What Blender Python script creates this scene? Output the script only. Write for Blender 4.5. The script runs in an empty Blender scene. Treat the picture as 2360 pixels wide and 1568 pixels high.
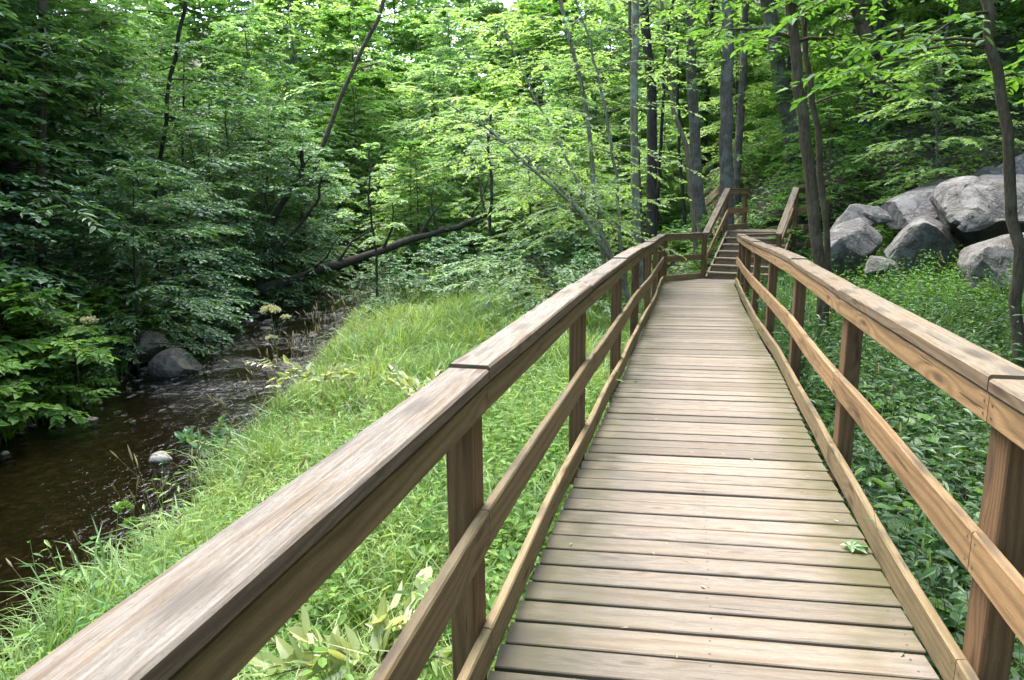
import bpy, bmesh, math, random
import numpy as np
from mathutils import Vector
R = math.radians
rng = np.random.default_rng(11)
random.seed(11)
sc = bpy.context.scene
col = sc.collection

# ------------------------------------------------------------------ camera
FPX, TILT, ROLL, EYE = 1619.3, 0.196, -0.011, 1.646     # focal length in px of a 2360 px wide frame
cam_d = bpy.data.cameras.new("camera"); cam = bpy.data.objects.new("camera", cam_d); col.objects.link(cam)
cam_d.sensor_width = 36.0; cam_d.lens = 36.0 * FPX / 2360.0
cam_d.clip_start = 0.05; cam_d.clip_end = 600
cam.location = (0, 0, EYE)
cam.rotation_mode = 'XYZ'
from mathutils import Matrix
cam.matrix_world = Matrix.Translation((0, 0, EYE)) @ Matrix.Rotation(R(90) - TILT, 4, 'X') @ Matrix.Rotation(ROLL, 4, 'Z')
sc.camera = cam
cam_d.dof.use_dof = True; cam_d.dof.focus_distance = 4.2; cam_d.dof.aperture_fstop = 11.0

# ------------------------------------------------------------------ light
SUN_EL, SUN_AZ = 64.0, -22.0          # azimuth from +Y, positive towards +X
w = bpy.data.worlds.new("World"); sc.world = w; w.use_nodes = True
nt = w.node_tree; bg = nt.nodes['Background']
sky = nt.nodes.new('ShaderNodeTexSky'); sky.sky_type = 'NISHITA'; sky.sun_disc = False
sky.sun_elevation = R(SUN_EL); sky.sun_rotation = R(SUN_AZ); sky.air_density = 1.0; sky.dust_density = 3.0; sky.ozone_density = 0.6
nt.links.new(sky.outputs[0], bg.inputs[0]); bg.inputs[1].default_value = 0.15
sun_d = bpy.data.lights.new("sun", 'SUN'); sun = bpy.data.objects.new("sun", sun_d); col.objects.link(sun)
sun_d.energy = .9; sun_d.angle = R(60); sun_d.color = (1.0, 0.94, 0.84)
dvec = Vector((math.sin(R(SUN_AZ)) * math.cos(R(SUN_EL)), math.cos(R(SUN_AZ)) * math.cos(R(SUN_EL)), math.sin(R(SUN_EL))))
sun.rotation_euler = dvec.to_track_quat('Z', 'Y').to_euler(); sun.location = (0, 0, 40)
vs = sc.view_settings; vs.view_transform = 'Standard'; vs.look = 'None'; vs.gamma = 1; vs.exposure = 3.05
sc.cycles.max_bounces = 7; sc.cycles.diffuse_bounces = 5; sc.cycles.glossy_bounces = 2
sc.cycles.transmission_bounces = 4; sc.cycles.transparent_max_bounces = 6
sc.cycles.use_denoising = True
sc.cycles.caustics_reflective = False; sc.cycles.caustics_refractive = False

# ------------------------------------------------------------------ helpers
def at(x, y, Y):
    """point at depth Y on the sight line of the survey mark (x, y)"""
    dx, dy = x - 1180.0, y - 784.0
    cr, sr = math.cos(ROLL), math.sin(ROLL)
    a = dx * cr + dy * sr; b = -dx * sr + dy * cr
    d = np.array([a / FPX, math.cos(TILT) - b / FPX * math.sin(TILT), -math.sin(TILT) - b / FPX * math.cos(TILT)])
    return np.array([0, 0, EYE]) + d * (Y / d[1])

def smooth(a, b, x):
    t = np.clip((x - a) / (b - a), 0, 1); return t * t * (3 - 2 * t)

def tag(o, label=None, cat=None, group=None, kind=None):
    if label: o['label'] = label
    if cat: o['category'] = cat
    if group: o['group'] = group
    if kind: o['kind'] = kind
    return o

def empty(name, loc=(0, 0, 0), label=None, cat=None, group=None):
    o = bpy.data.objects.new(name, None); o.location = loc; o.empty_display_size = 0.2
    col.objects.link(o); return tag(o, label, cat, group)

def mesh_np(name, V, F4=None, F3=None, mat=None, parent=None, smooth_sh=False, tint=None, uv=None):
    """mesh object from numpy arrays; F4 quads, F3 triangles; tint: per-vertex float; uv: per-vertex (n,2)"""
    me = bpy.data.meshes.new(name)
    V = np.asarray(V, dtype=np.float32)
    loops = []; starts = []; tot = []
    pos = 0
    if F4 is not None and len(F4):
        F4 = np.asarray(F4, dtype=np.int32); loops.append(F4.ravel()); starts.append(np.arange(len(F4)) * 4); pos = len(F4) * 4
        tot.append(np.full(len(F4), 4))
    if F3 is not None and len(F3):
        F3 = np.asarray(F3, dtype=np.int32); loops.append(F3.ravel()); starts.append(pos + np.arange(len(F3)) * 3)
        tot.append(np.full(len(F3), 3))
    L = np.concatenate(loops).astype(np.int32); S = np.concatenate(starts).astype(np.int32)
    me.vertices.add(len(V)); me.vertices.foreach_set('co', V.ravel())
    me.loops.add(len(L)); me.loops.foreach_set('vertex_index', L)
    me.polygons.add(len(S)); me.polygons.foreach_set('loop_start', S)
    me.update(calc_edges=True)
    me.polygons.foreach_set('use_smooth', np.full(len(S), bool(smooth_sh)))
    if tint is not None:
        a = me.attributes.new('tint', 'FLOAT', 'POINT'); a.data.foreach_set('value', np.asarray(tint, dtype=np.float32))
    if uv is not None:
        u = me.uv_layers.new(name='UVMap'); u.data.foreach_set('uv', np.asarray(uv, dtype=np.float32)[L].ravel())
    me.validate()
    if mat: me.materials.append(mat)
    o = bpy.data.objects.new(name, me); col.objects.link(o)
    if parent is not None: o.parent = parent
    return o

class NB:
    """tiny node builder"""
    def __init__(s, name):
        s.m = bpy.data.materials.new(name); s.m.use_nodes = True; s.t = s.m.node_tree
        s.t.nodes.clear(); s.out = s.t.nodes.new('ShaderNodeOutputMaterial')
    def n(s, typ, **kw):
        nd = s.t.nodes.new(typ)
        for k, v in kw.items():
            if k.startswith('i_'):
                key = k[2:]; key = int(key) if key.isdigit() else key.replace('_', ' ')
                s.set(nd.inputs[key], v)
            else: setattr(nd, k, v)
        return nd
    def set(s, sock, v):
        if isinstance(v, bpy.types.NodeSocket): s.t.links.new(v, sock)
        elif isinstance(v, bpy.types.Node): s.t.links.new(v.outputs[0], sock)
        else:
            if isinstance(v, (tuple, list)) and len(v) == 3 and sock.type == 'RGBA': v = (*v, 1)
            sock.default_value = v
    def math(s, op, a, b=None, c=None, clamp=False):
        nd = s.t.nodes.new('ShaderNodeMath'); nd.operation = op; nd.use_clamp = clamp
        s.set(nd.inputs[0], a)
        if b is not None: s.set(nd.inputs[1], b)
        if c is not None: s.set(nd.inputs[2], c)
        return nd.outputs[0]
    def mix(s, f, a, b, blend='MIX'):
        nd = s.t.nodes.new('ShaderNodeMix'); nd.data_type = 'RGBA'; nd.blend_type = blend; nd.clamp_factor = True
        s.set(nd.inputs[0], f); s.set(nd.inputs[6], a); s.set(nd.inputs[7], b); return nd.outputs[2]
    def sstep(s, a, b, x):
        nd = s.t.nodes.new('ShaderNodeMapRange'); nd.interpolation_type = 'SMOOTHSTEP'
        s.set(nd.inputs[0], x); s.set(nd.inputs[1], a); s.set(nd.inputs[2], b); return nd.outputs[0]
    def comb(s, x, y, z):
        nd = s.t.nodes.new('ShaderNodeCombineXYZ')
        for i, v in enumerate((x, y, z)): s.set(nd.inputs[i], v)
        return nd.outputs[0]
    def noise(s, vec, scale, detail=2, rough=.5, out=0):
        nd = s.t.nodes.new('ShaderNodeTexNoise'); s.set(nd.inputs['Vector'], vec)
        nd.inputs['Scale'].default_value = scale; nd.inputs['Detail'].default_value = detail; nd.inputs['Roughness'].default_value = rough
        return nd.outputs[out]
    def bump(s, h, strength, dist):
        nd = s.t.nodes.new('ShaderNodeBump'); s.set(nd.inputs['Height'], h)
        nd.inputs['Strength'].default_value = strength; nd.inputs['Distance'].default_value = dist; return nd.outputs[0]
    def done(s, sh): s.t.links.new(sh if isinstance(sh, bpy.types.NodeSocket) else sh.outputs[0], s.out.inputs[0]); return s.m

def wood(name, light, dark, grey, grey_top, grey_side, island=False, moss=0.0, ring=5.0, rough=.75):
    """weathered softwood; the UV map runs along the board in metres (u) and round it (v)"""
    b = NB(name)
    uv = b.n('ShaderNodeTexCoord').outputs['UV']
    sp = b.n('ShaderNodeSeparateXYZ', i_0=uv); u, v = sp.outputs[0], sp.outputs[1]
    rnd = b.n('ShaderNodeNewGeometry').outputs['Random Per Island'] if island else b.n('ShaderNodeObjectInfo').outputs['Random']
    ro = b.math('MULTIPLY', rnd, 37.0)
    geo = b.n('ShaderNodeNewGeometry'); nz = b.n('ShaderNodeSeparateXYZ', i_0=geo.outputs['Normal']).outputs[2]
    topm = b.sstep(.5, .9, nz)
    # rings
    wob = b.noise(b.comb(b.math('MULTIPLY', u, 0.9), b.math('MULTIPLY', v, 6.0), ro), 1.0, 2)
    rv = b.math('ADD', b.math('MULTIPLY', v, 36.0 * ring), b.math('MULTIPLY', wob, 4.6 * ring))
    # knots swirl the rings
    kv = b.n('ShaderNodeTexVoronoi', voronoi_dimensions='2D', i_Vector=b.comb(b.math('ADD', b.math('MULTIPLY', u, 1.9), ro), b.math('MULTIPLY', v, 8.0), 0.0), i_Scale=1.0, i_Randomness=1.0)
    kd = kv.outputs['Distance']
    kpick = b.math('GREATER_THAN', b.n('ShaderNodeSeparateColor', i_0=kv.outputs['Color']).outputs[0], .66)
    knot = b.math('MULTIPLY', b.math('SUBTRACT', 1.0, b.sstep(.04, .12 if island else .18, kd)), kpick)
    swirl = b.math('MULTIPLY', b.math('SUBTRACT', 1.0, b.sstep(.0, .6, kd)), kpick)
    rv = b.math('ADD', rv, b.math('MULTIPLY', swirl, 10.0))
    rings = b.math('ADD', b.math('MULTIPLY', b.math('SINE', rv), .5), .5)
    rings = b.math('POWER', rings, 1.6)
    fib = b.noise(b.comb(b.math('MULTIPLY', u, 13.0), b.math('MULTIPLY', v, 400.0), ro), 1.0, 3, .7)
    fib2 = b.noise(b.comb(b.math('MULTIPLY', u, 3.6), b.math('MULTIPLY', v, 120.0), b.math('ADD', ro, 9.0)), 1.0, 4, .7)
    c = b.mix(b.math('MULTIPLY', rings, .75), light, dark)
    c = b.mix(b.sstep(.38, .62, fib), b.mix(.5, c, dark), c)
    blot = b.noise(b.comb(b.math('MULTIPLY', u, 1.7), b.math('MULTIPLY', v, 9.0), b.math('ADD', ro, 3.0)), 1.0, 3, .6)
    # silvering
    gm = b.math('ADD', b.math('MULTIPLY', topm, grey_top), b.math('MULTIPLY', b.math('SUBTRACT', 1.0, topm), grey_side))
    gm = b.math('MULTIPLY', gm, b.sstep(.42, .60, b.math('ADD', b.math('MULTIPLY', fib2, .62), b.math('MULTIPLY', blot, .42))))
    gcol = b.mix(b.sstep(.3, .7, fib), tuple(x * .50 for x in grey), grey)
    c = b.mix(gm, c, gcol)
    spk = b.noise(b.comb(b.math('MULTIPLY', u, 90.0), b.math('MULTIPLY', v, 260.0), ro), 1.0, 2, .6)
    c = b.mix(b.math('MULTIPLY', b.sstep(.52, .72, spk), .45), c, dark)
    # brown stains, cracks, knots
    stain = b.math('MULTIPLY', b.sstep(.54, .72, blot), .38 if island else .62)
    c = b.mix(stain, c, tuple(x * .42 for x in dark))
    crk = b.noise(b.comb(b.math('MULTIPLY', u, 2.0), b.math('MULTIPLY', v, 85.0), b.math('ADD', ro, 21.0)), 1.0, 3, .5)
    crack = b.math('MULTIPLY', b.math('SUBTRACT', 1.0, b.sstep(.29, .33, crk)), .85)
    c = b.mix(crack, c, (.02, .015, .01))
    c = b.mix(b.math('MULTIPLY', knot, .45 if island else .8), c, (.045, .026, .015))
    big = b.n('ShaderNodeTexVoronoi', voronoi_dimensions='2D', i_Vector=b.comb(b.math('ADD', b.math('MULTIPLY', u, 1.8), ro), b.math('ADD', b.math('MULTIPLY', v, 6.0), b.math('MULTIPLY', wob, .25)), 0.0), i_Scale=1.0, i_Randomness=1.0)
    bk = b.math('MULTIPLY', b.math('SUBTRACT', 1.0, b.sstep(.06, .26, b.math('ADD', big.outputs['Distance'], b.math('MULTIPLY', b.math('SUBTRACT', fib2, .5), .16)))), topm)
    if not island: c = b.mix(b.math('MULTIPLY', bk, .62), c, (.040, .033, .025))
    val = b.math('ADD', .76 if island else .88, b.math('MULTIPLY', rnd, .46 if island else .24))
    c = b.mix(1.0, c, b.comb(val, val, val), 'MULTIPLY')
    if moss > 0:
        # algae and dirt creep in from the two ends of each plank (u = 0 and u = 1.545)
        e = b.math('MINIMUM', u, b.math('SUBTRACT', 1.545, u))
        n1 = b.noise(b.comb(b.math('MULTIPLY', u, 4.0), b.math('MULTIPLY', v, 10.0), b.math('MULTIPLY', rnd, 3.0)), 1.0, 3, .6)
        pos = b.n('ShaderNodeTexCoord').outputs['Object']
        n2 = b.noise(pos, 1.6, 3, .6)
        mm = b.math('MULTIPLY', b.math('SUBTRACT', 1.0, b.sstep(.02, .40, b.math('ADD', e, b.math('MULTIPLY', b.math('SUBTRACT', n1, .5), .5)))), b.sstep(.25, .55, n2))
        c = b.mix(b.math('MULTIPLY', mm, moss), c, (.062, .060, .020))
        dd = b.math('MULTIPLY', b.math('SUBTRACT', 1.0, b.sstep(.0, .22, b.math('ADD', u, b.math('MULTIPLY', b.math('SUBTRACT', n1, .5), .3)))), b.sstep(.4, .6, n2))  # toe board's soft shadow painted on the left ends, together with dirt
        c = b.mix(b.math('MULTIPLY', dd, .75), c, (.045, .040, .036))
        grn = b.noise(pos, .55, 2); c = b.mix(b.math('MULTIPLY', b.sstep(.45, .7, grn), .25), c, (.10, .095, .05))
    bs = b.n('ShaderNodeBsdfPrincipled', i_Base_Color=c, i_Roughness=rough)
    bs.inputs['Specular IOR Level'].default_value = .3
    hgt = b.math('ADD', b.math('MULTIPLY', fib, .6), b.math('SUBTRACT', b.math('MULTIPLY', rings, -.25), b.math('MULTIPLY', crack, 1.2)))
    b.t.links.new(b.bump(hgt, .45, .003), bs.inputs['Normal'])
    return b.done(bs)

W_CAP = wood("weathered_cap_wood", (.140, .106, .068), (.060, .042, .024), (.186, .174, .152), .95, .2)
W_CAPR = wood("brown_cap_wood", (.165, .118, .068), (.078, .052, .028), (.165, .152, .115), .9, .15)  # browner, slightly less silvered boards of the right railing and stair handrails
W_RAIL = wood("lit_rail_wood", (.315, .200, .092), (.150, .086, .034), (.17, .145, .095), .8, .08, ring=4.0)  # right rail boards: light from the left painted in as a brighter tone
W_RAILL = wood("aged_rail_wood", (.190, .136, .060), (.090, .060, .025), (.165, .145, .096), .75, .15, ring=4.0)
W_TOE = wood("toe_board_wood", (.225, .165, .086), (.120, .080, .038), (.165, .150, .074), .4, .55, ring=4.0)
W_POST = wood("post_wood", (.165, .097, .043), (.080, .043, .018), (.08, .06, .036), .5, .2)
W_DECK = wood("deck_wood", (.196, .160, .117), (.105, .081, .055), (.212, .196, .168), .75, .4, island=True, moss=.8, ring=3.0)
W_STAIR = wood("stair_wood", (.24, .18, .115), (.13, .09, .055), (.27, .24, .185), .8, .3, moss=0)

def leaf_mat(name, c0, c1, trans=.42, gloss=.07, rough=.42, tcol=None):
    b = NB(name)
    tv = b.n('ShaderNodeAttribute', attribute_name='tint').outputs['Fac']
    c = b.mix(tv, c0, c1)
    tc = b.mix(tv, tuple(min(1, x * y) for x, y in zip(c0, (1.48, 1.45, .85))), tuple(min(1, x * y) for x, y in zip(c1, (1.48, 1.45, .85)))) if tcol is None else tcol
    d = b.n('ShaderNodeBsdfDiffuse', i_Color=c); t = b.n('ShaderNodeBsdfTranslucent', i_Color=tc)
    g = b.n('ShaderNodeBsdfGlossy', i_Color=(.9, .95, 1.0), i_Roughness=rough)
    m1 = b.n('ShaderNodeMixShader', i_0=trans, i_1=d, i_2=t)
    m2 = b.n('ShaderNodeMixShader', i_0=gloss, i_1=m1, i_2=g)
    return b.done(m2)

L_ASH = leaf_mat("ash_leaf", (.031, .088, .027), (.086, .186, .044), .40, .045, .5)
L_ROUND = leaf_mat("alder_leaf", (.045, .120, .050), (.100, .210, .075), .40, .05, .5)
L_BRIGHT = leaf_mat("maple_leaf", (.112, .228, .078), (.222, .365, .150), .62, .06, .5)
L_YELLOW = leaf_mat("hornbeam_leaf", (.140, .262, .070), (.252, .385, .135), .62, .06, .5)
L_HILL = leaf_mat("hillside_leaf", (.060, .170, .028), (.140, .280, .046), .45, .035, .5)
L_GRASS = leaf_mat("grass_blade", (.070, .165, .030), (.260, .340, .088), .35, .02, .6)
L_BLADE = leaf_mat("reed_grass_blade", (.085, .200, .060), (.270, .370, .120), .4, .03, .55)
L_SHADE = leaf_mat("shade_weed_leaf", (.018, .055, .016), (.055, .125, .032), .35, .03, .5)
L_WEED = leaf_mat("weed_leaf", (.060, .165, .028), (.155, .270, .045), .4, .02, .6)
L_PALE = leaf_mat("wilted_leaf", (.20, .27, .10), (.40, .44, .20), .35, .05)
L_STRAW = leaf_mat("straw_seed", (.24, .19, .085), (.36, .29, .15), .25, .03)
L_UMBEL = leaf_mat("umbel_flower", (.30, .30, .16), (.50, .49, .32), .3, .02)

def bark_mat(name, c0, c1, lichen=None, la=.5):
    b = NB(name); p = b.n('ShaderNodeTexCoord').outputs['Object']
    st = b.n('ShaderNodeMapping', i_Vector=p); st.inputs['Scale'].default_value = (1, 1, .16)
    n1 = b.noise(st.outputs[0], 34, 4, .7); n2 = b.noise(p, 3.2, 3, .6)
    c = b.mix(b.sstep(.3, .7, n1), c0, c1)
    if lichen: c = b.mix(b.math('MULTIPLY', b.sstep(.48, .62, n2), la), c, lichen)
    bs = b.n('ShaderNodeBsdfPrincipled', i_Base_Color=c, i_Roughness=.9); bs.inputs['Specular IOR Level'].default_value = .15
    b.t.links.new(b.bump(n1, .8, .012), bs.inputs['Normal']); return b.done(bs)
B_DARK = bark_mat("dark_bark", (.020, .017, .014), (.060, .052, .042), (.07, .08, .06), .3)
B_GREY = bark_mat("grey_bark", (.055, .047, .038), (.145, .128, .104), (.21, .22, .18), .4)
B_PALE = bark_mat("lichen_bark", (.10, .095, .07), (.235, .215, .165), (.24, .30, .25), .8)
B_TAN = bark_mat("tan_bark", (.10, .075, .05), (.21, .165, .115), (.2, .18, .14), .3)
B_BROWN = bark_mat("brown_bark", (.045, .036, .024), (.115, .092, .060), (.14, .13, .09), .4)

def rock_mat(name, c0, c1, dark, moss=0.):
    b = NB(name); p = b.n('ShaderNodeTexCoord').outputs['Object']
    n1 = b.noise(p, 2.2, 6, .65); n2 = b.noise(p, 11, 5, .7); n3 = b.noise(p, 60, 3, .6)
    c = b.mix(b.sstep(.3, .7, n1), c0, c1); c = b.mix(b.math('MULTIPLY', b.sstep(.5, .72, n2), .6), c, dark)
    c = b.mix(b.math('MULTIPLY', n3, .35), c, dark)
    if moss: c = b.mix(b.math('MULTIPLY', b.sstep(.5, .62, b.noise(p, 3.0, 4, .6)), moss), c, (.05, .065, .02))
    bs = b.n('ShaderNodeBsdfPrincipled', i_Base_Color=c, i_Roughness=.85); bs.inputs['Specular IOR Level'].default_value = .25
    n4 = b.noise(p, 4.2, 6, .75)
    crk = b.sstep(.0, .09, b.math('ABSOLUTE', b.math('SUBTRACT', b.noise(p, 1.9, 4, .6), .5)))
    c2 = b.mix(b.math('MULTIPLY', b.math('SUBTRACT', 1.0, crk), .55), c, dark); b.set(bs.inputs['Base Color'], c2)
    hh = b.math('ADD', b.math('ADD', b.math('MULTIPLY', n2, .35), b.math('MULTIPLY', n3, .10)), b.math('ADD', n4, b.math('MULTIPLY', crk, .25)))
    b.t.links.new(b.bump(hh, .75, .11), bs.inputs['Normal']); return b.done(bs)
ROCK = rock_mat("grey_boulder_rock", (.140, .136, .131), (.252, .246, .238), (.055, .053, .050), .3)
ROCKD = rock_mat("stream_rock", (.10, .09, .075), (.19, .17, .145), (.05, .045, .04), .5)

# ------------------------------------------------------------------ survey lines of the walkway
LN = np.array([(-1.25, -2.3), (-.64, -.02), (-.084, 2.27), (.518, 4.56), (1.084, 6.63), (1.65, 8.85), (2.25, 11.1), (2.87, 13.6), (3.52, 16.2), (4.69, 17.2)])
RN = np.array([(.38, -2.4), (.93, -.12), (1.461, 2.075), (1.973, 4.187), (2.53, 6.35), (3.06, 8.45), (3.60, 10.55), (4.15, 12.6), (4.60, 14.2), (5.0, 15.66), (6.02, 16.36)])
def zdeck(y): return -0.027 * max(0., y - 7.0)
def xl(y): return np.interp(y, LN[:9, 1], LN[:9, 0])
def xr(y): return np.interp(y, RN[:10, 1], RN[:10, 0])

# ------------------------------------------------------------------ terrain
SY = np.array([-30, 0, 4, 8, 11, 17, 25, 33, 41, 50, 65, 200.]); SX = np.array([-3.6, -4.35, -4.6, -4.85, -5.25, -5.8, -5.6, -4.2, -2.4, 0, 4, 20.])
SW = np.array([1.35, 1.35, 1.4, 1.45, 1.45, 1.5, 1.2, .95, .95, .95, .95, .95])
def xs(y): return np.interp(y, SY, SX)
def zwater(y): return -1.35 + np.clip((y - 14) / 40, 0, 1) * .45
def gnoise(x, y):
    return .5 * np.sin(x * 1.3 + 1.7 * np.sin(y * .7)) * np.sin(y * 1.1 + .6 * x) + .3 * np.sin(x * 3.1 + y * 2.3) * np.sin(y * 2.9 - x * 1.7)
def ground(x, y):
    x = np.asarray(x, float); y = np.asarray(y, float)
    d = x - xs(y); hw = np.interp(y, SY, SW); zw = zwater(y)
    bed = zw - .16 + .04 * np.sin(x * 5) * np.sin(y * 4)
    # meadow side
    rw = np.interp(y, [-30, 16, 19, 26, 40, 70], [.9, 5.3, 5.2, 4.4, 3.5, 9.])          # where the valley side starts
    mead = zw + .27 + .33 * smooth(1.2, 5.0, d)
    s = x - rw
    hill = np.where(s > 0, .16 * s, 0) + .0
    k = np.interp(y, [-30, 8, 12, 17, 21, 30, 60], [4.2, 4.2, 4.6, 4.6, 1.6, 2.2, 4.])
    hill = hill + .62 * np.clip(s - k, 0, 40) * smooth(0, 2.0, s - k) + np.interp(y, [-30, 6, 12, 17, 19.5, 26], [0, 0, .05, .2, .75, 1.3]) * smooth(-.6, 1.6, s)
    mead = mead + hill
    left = zw + .4 + .12 * np.clip(-d - hw - .6, 0, 5) + .24 * np.clip(-d - hw - 6, 0, 60)
    fr = smooth(0, .75, d - hw); fl = smooth(0, .75, -d - hw)
    z = np.where(d > 0, bed + (mead - bed) * fr, bed + (left - bed) * fl)
    far = np.clip(y - 55, 0, 100) * .25
    out = z + far + .05 * gnoise(x, y) * (1 - .0 * d)
    # keep below the deck
    under = (x > xl(y) - .3) & (x < xr(y) + .3) & (y < 16.6)
    return np.where(under, np.minimum(out, -.42 - .027 * np.clip(y - 7, 0, 10)), out)

gx = np.concatenate([np.linspace(-100, -32, 10), np.arange(-30, -10, .8), np.arange(-10, 12, .28), np.arange(12, 32, .8), np.linspace(34, 100, 10)])
gy = np.concatenate([np.linspace(-60, -12, 7), np.arange(-10, 0, .6), np.arange(0, 30, .28), np.arange(30, 70, .9), np.linspace(72, 120, 8)])
GX, GY = np.meshgrid(gx, gy); GZ = ground(GX, GY)
nx, ny = len(gx), len(gy)
idx = np.arange(nx * ny).reshape(ny, nx)
F = np.stack([idx[:-1, :-1], idx[:-1, 1:], idx[1:, 1:], idx[1:, :-1]], -1).reshape(-1, 4)
b = NB("soil"); p = b.n('ShaderNodeTexCoord').outputs['Object']
n1 = b.noise(p, 1.1, 5, .6); n2 = b.noise(p, 9, 5, .65); vor = b.n('ShaderNodeTexVoronoi', i_Vector=p, i_Scale=9.0)
c = b.mix(b.sstep(.35, .65, n1), (.020, .022, .010), (.034, .028, .015)); c = b.mix(b.math('MULTIPLY', b.sstep(.45, .7, n2), .6), c, (.013, .010, .007))
bedc = b.mix(b.sstep(.25, .75, b.n('ShaderNodeSeparateColor', i_0=vor.outputs['Color']).outputs[0]), (.026, .020, .013), (.070, .050, .030))
bedc = b.mix(b.sstep(.35, .6, vor.outputs['Distance']), bedc, (.02, .012, .006))
z = b.n('ShaderNodeSeparateXYZ', i_0=p).outputs[2]; yy = b.n('ShaderNodeSeparateXYZ', i_0=p).outputs[1]
wl = b.math('ADD', -1.29, b.math('MULTIPLY', b.math('MAXIMUM', b.math('SUBTRACT', yy, 14.0), 0.0), .0112))
c = b.mix(b.math('SUBTRACT', 1.0, b.sstep(-.05, .06, b.math('SUBTRACT', z, wl))), c, bedc)
bs = b.n('ShaderNodeBsdfPrincipled', i_Base_Color=c, i_Roughness=.95); b.t.links.new(b.bump(n2, .7, .06), bs.inputs['Normal'])
SOIL = b.done(bs)
tag(mesh_np('ground', np.stack([GX, GY, GZ], -1).reshape(-1, 3), F, mat=SOIL, smooth_sh=True), kind='structure')

# water
b = NB("stream_water"); p = b.n('ShaderNodeTexCoord').outputs['Object']
mp = b.n('ShaderNodeMapping', i_Vector=p); mp.inputs['Scale'].default_value = (1.0, .55, 1)
n1 = b.noise(mp.outputs[0], 4.5, 4, .6); n2 = b.noise(mp.outputs[0], 16, 3, .6)
yy = b.n('ShaderNodeSeparateXYZ', i_0=p).outputs[1]
rif = b.math('MULTIPLY', b.sstep(8.5, 12.0, yy), b.sstep(.36, .55, b.noise(p, .9, 2)))
h = b.math('ADD', b.math('MULTIPLY', n1, .7), b.math('MULTIPLY', n2, b.math('ADD', .2, b.math('MULTIPLY', rif, .6))))
nrm = b.bump(h, .55, .10)
fr = b.n('ShaderNodeFresnel', i_IOR=1.33); b.t.links.new(nrm, fr.inputs['Normal'])
tr = b.n('ShaderNodeBsdfTransparent', i_Color=(.34, .29, .22)); gl = b.n('ShaderNodeBsdfGlossy', i_Color=(.95, .97, 1), i_Roughness=.06); b.t.links.new(nrm, gl.inputs['Normal'])
m1 = b.n('ShaderNodeMixShader', i_0=fr.outputs[0], i_1=tr, i_2=gl)
fo = b.math('MULTIPLY', b.math('MULTIPLY', rif, b.sstep(.57, .66, b.noise(mp.outputs[0], 9.0, 5, .7))), .26)
df = b.n('ShaderNodeBsdfDiffuse', i_Color=(.55, .57, .60))
WATER = b.done(b.n('ShaderNodeMixShader', i_0=fo, i_1=m1, i_2=df))
wy = np.arange(-14, 62, .35); V = []
for y in wy:
    x0 = xs(y); hw = np.interp(y, SY, SW) + .55
    for k in np.linspace(-hw, hw, 9): V.append((x0 + k, y, zwater(y) + .015 * math.sin(y * 2.1 + k * 3)))
n9 = len(wy); idx = np.arange(n9 * 9).reshape(n9, 9)
F = np.stack([idx[:-1, :-1], idx[:-1, 1:], idx[1:, 1:], idx[1:, :-1]], -1).reshape(-1, 4)
tag(mesh_np('stream_water', V, F, mat=WATER, smooth_sh=True), kind='structure')

# ------------------------------------------------------------------ timber
def sweep(path, lat, z0, z1, w0, w1, c=.006, seg=.16, wob=.0, gap=.0025, mitre=(None, None), seed=0):
    """board along path (3d inner-face line): section from lateral w0 to w1 (outwards = lat side), z0..z1 above the path"""
    rg = np.random.default_rng(seed)
    A, B = np.asarray(path[0], float), np.asarray(path[1], float)
    d = B - A; Lh = np.hypot(d[0], d[1]); dh = np.array([d[0] / Lh, d[1] / Lh]); nrm = np.array([dh[1], -dh[0]]) * lat
    n = max(2, int(Lh / seg) + 1); T = np.linspace(0, 1, n)
    sec = [(w0 + c, z0), (w1 - c, z0), (w1, z0 + c), (w1, z1 - c), (w1 - c, z1), (w0 + c, z1), (w0, z1 - c), (w0, z0 + c)]
    per = np.cumsum([0] + [math.dist(sec[i], sec[(i + 1) % 8]) for i in range(8)])
    ph = rg.uniform(0, 6.28, 4); u0 = rg.uniform(0, 20)
    V = []; UV = []
    m0 = mitre[0] if mitre[0] is not None else 0.; m1 = mitre[1] if mitre[1] is not None else 0.
    for i, t in enumerate(T):
        wl = wob * math.sin(math.pi * t) * (math.cos(ph[0]) + .5 * math.sin(4.5 * t + ph[1]))
        wz = wob * .5 * math.sin(math.pi * t) * math.sin(4 * t + ph[2])
        for j in range(9):
            q = sec[j % 8]
            s = t * Lh; sh = (gap + q[0] * m0) * (1 - t) + (-gap + q[0] * m1) * t
            s2 = s + sh
            z = A[2] + d[2] * (s2 / Lh)
            xy = A[:2] + dh * s2 + nrm * (q[0] + wl)
            V.append((xy[0], xy[1], z + q[1] + wz + rg.normal(0, .0006))); UV.append((u0 + s2, per[j]))
    idx = np.arange(n * 9).reshape(n, 9)
    F = [(idx[i, j], idx[i + 1, j], idx[i + 1, j + 1], idx[i, j + 1]) for i in range(n - 1) for j in range(8)]
    # end caps (own vertices)
    F4 = list(F)
    for row, rev in ((0, 0), (n - 1, 1)):
        base = len(V)
        for j in range(8): V.append(V[idx[row, j]]); UV.append((u0 + sec[j][0], sec[j][1]))
        o = [base + k for k in range(8)]
        if rev: o = o[::-1]
        F4 += [(o[0], o[1], o[2], o[7]), (o[7], o[2], o[3], o[6]), (o[6], o[3], o[4], o[5])]
    F4 = np.array(F4)
    if lat < 0: F4 = F4[:, ::-1]
    return V, F4, UV

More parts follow.
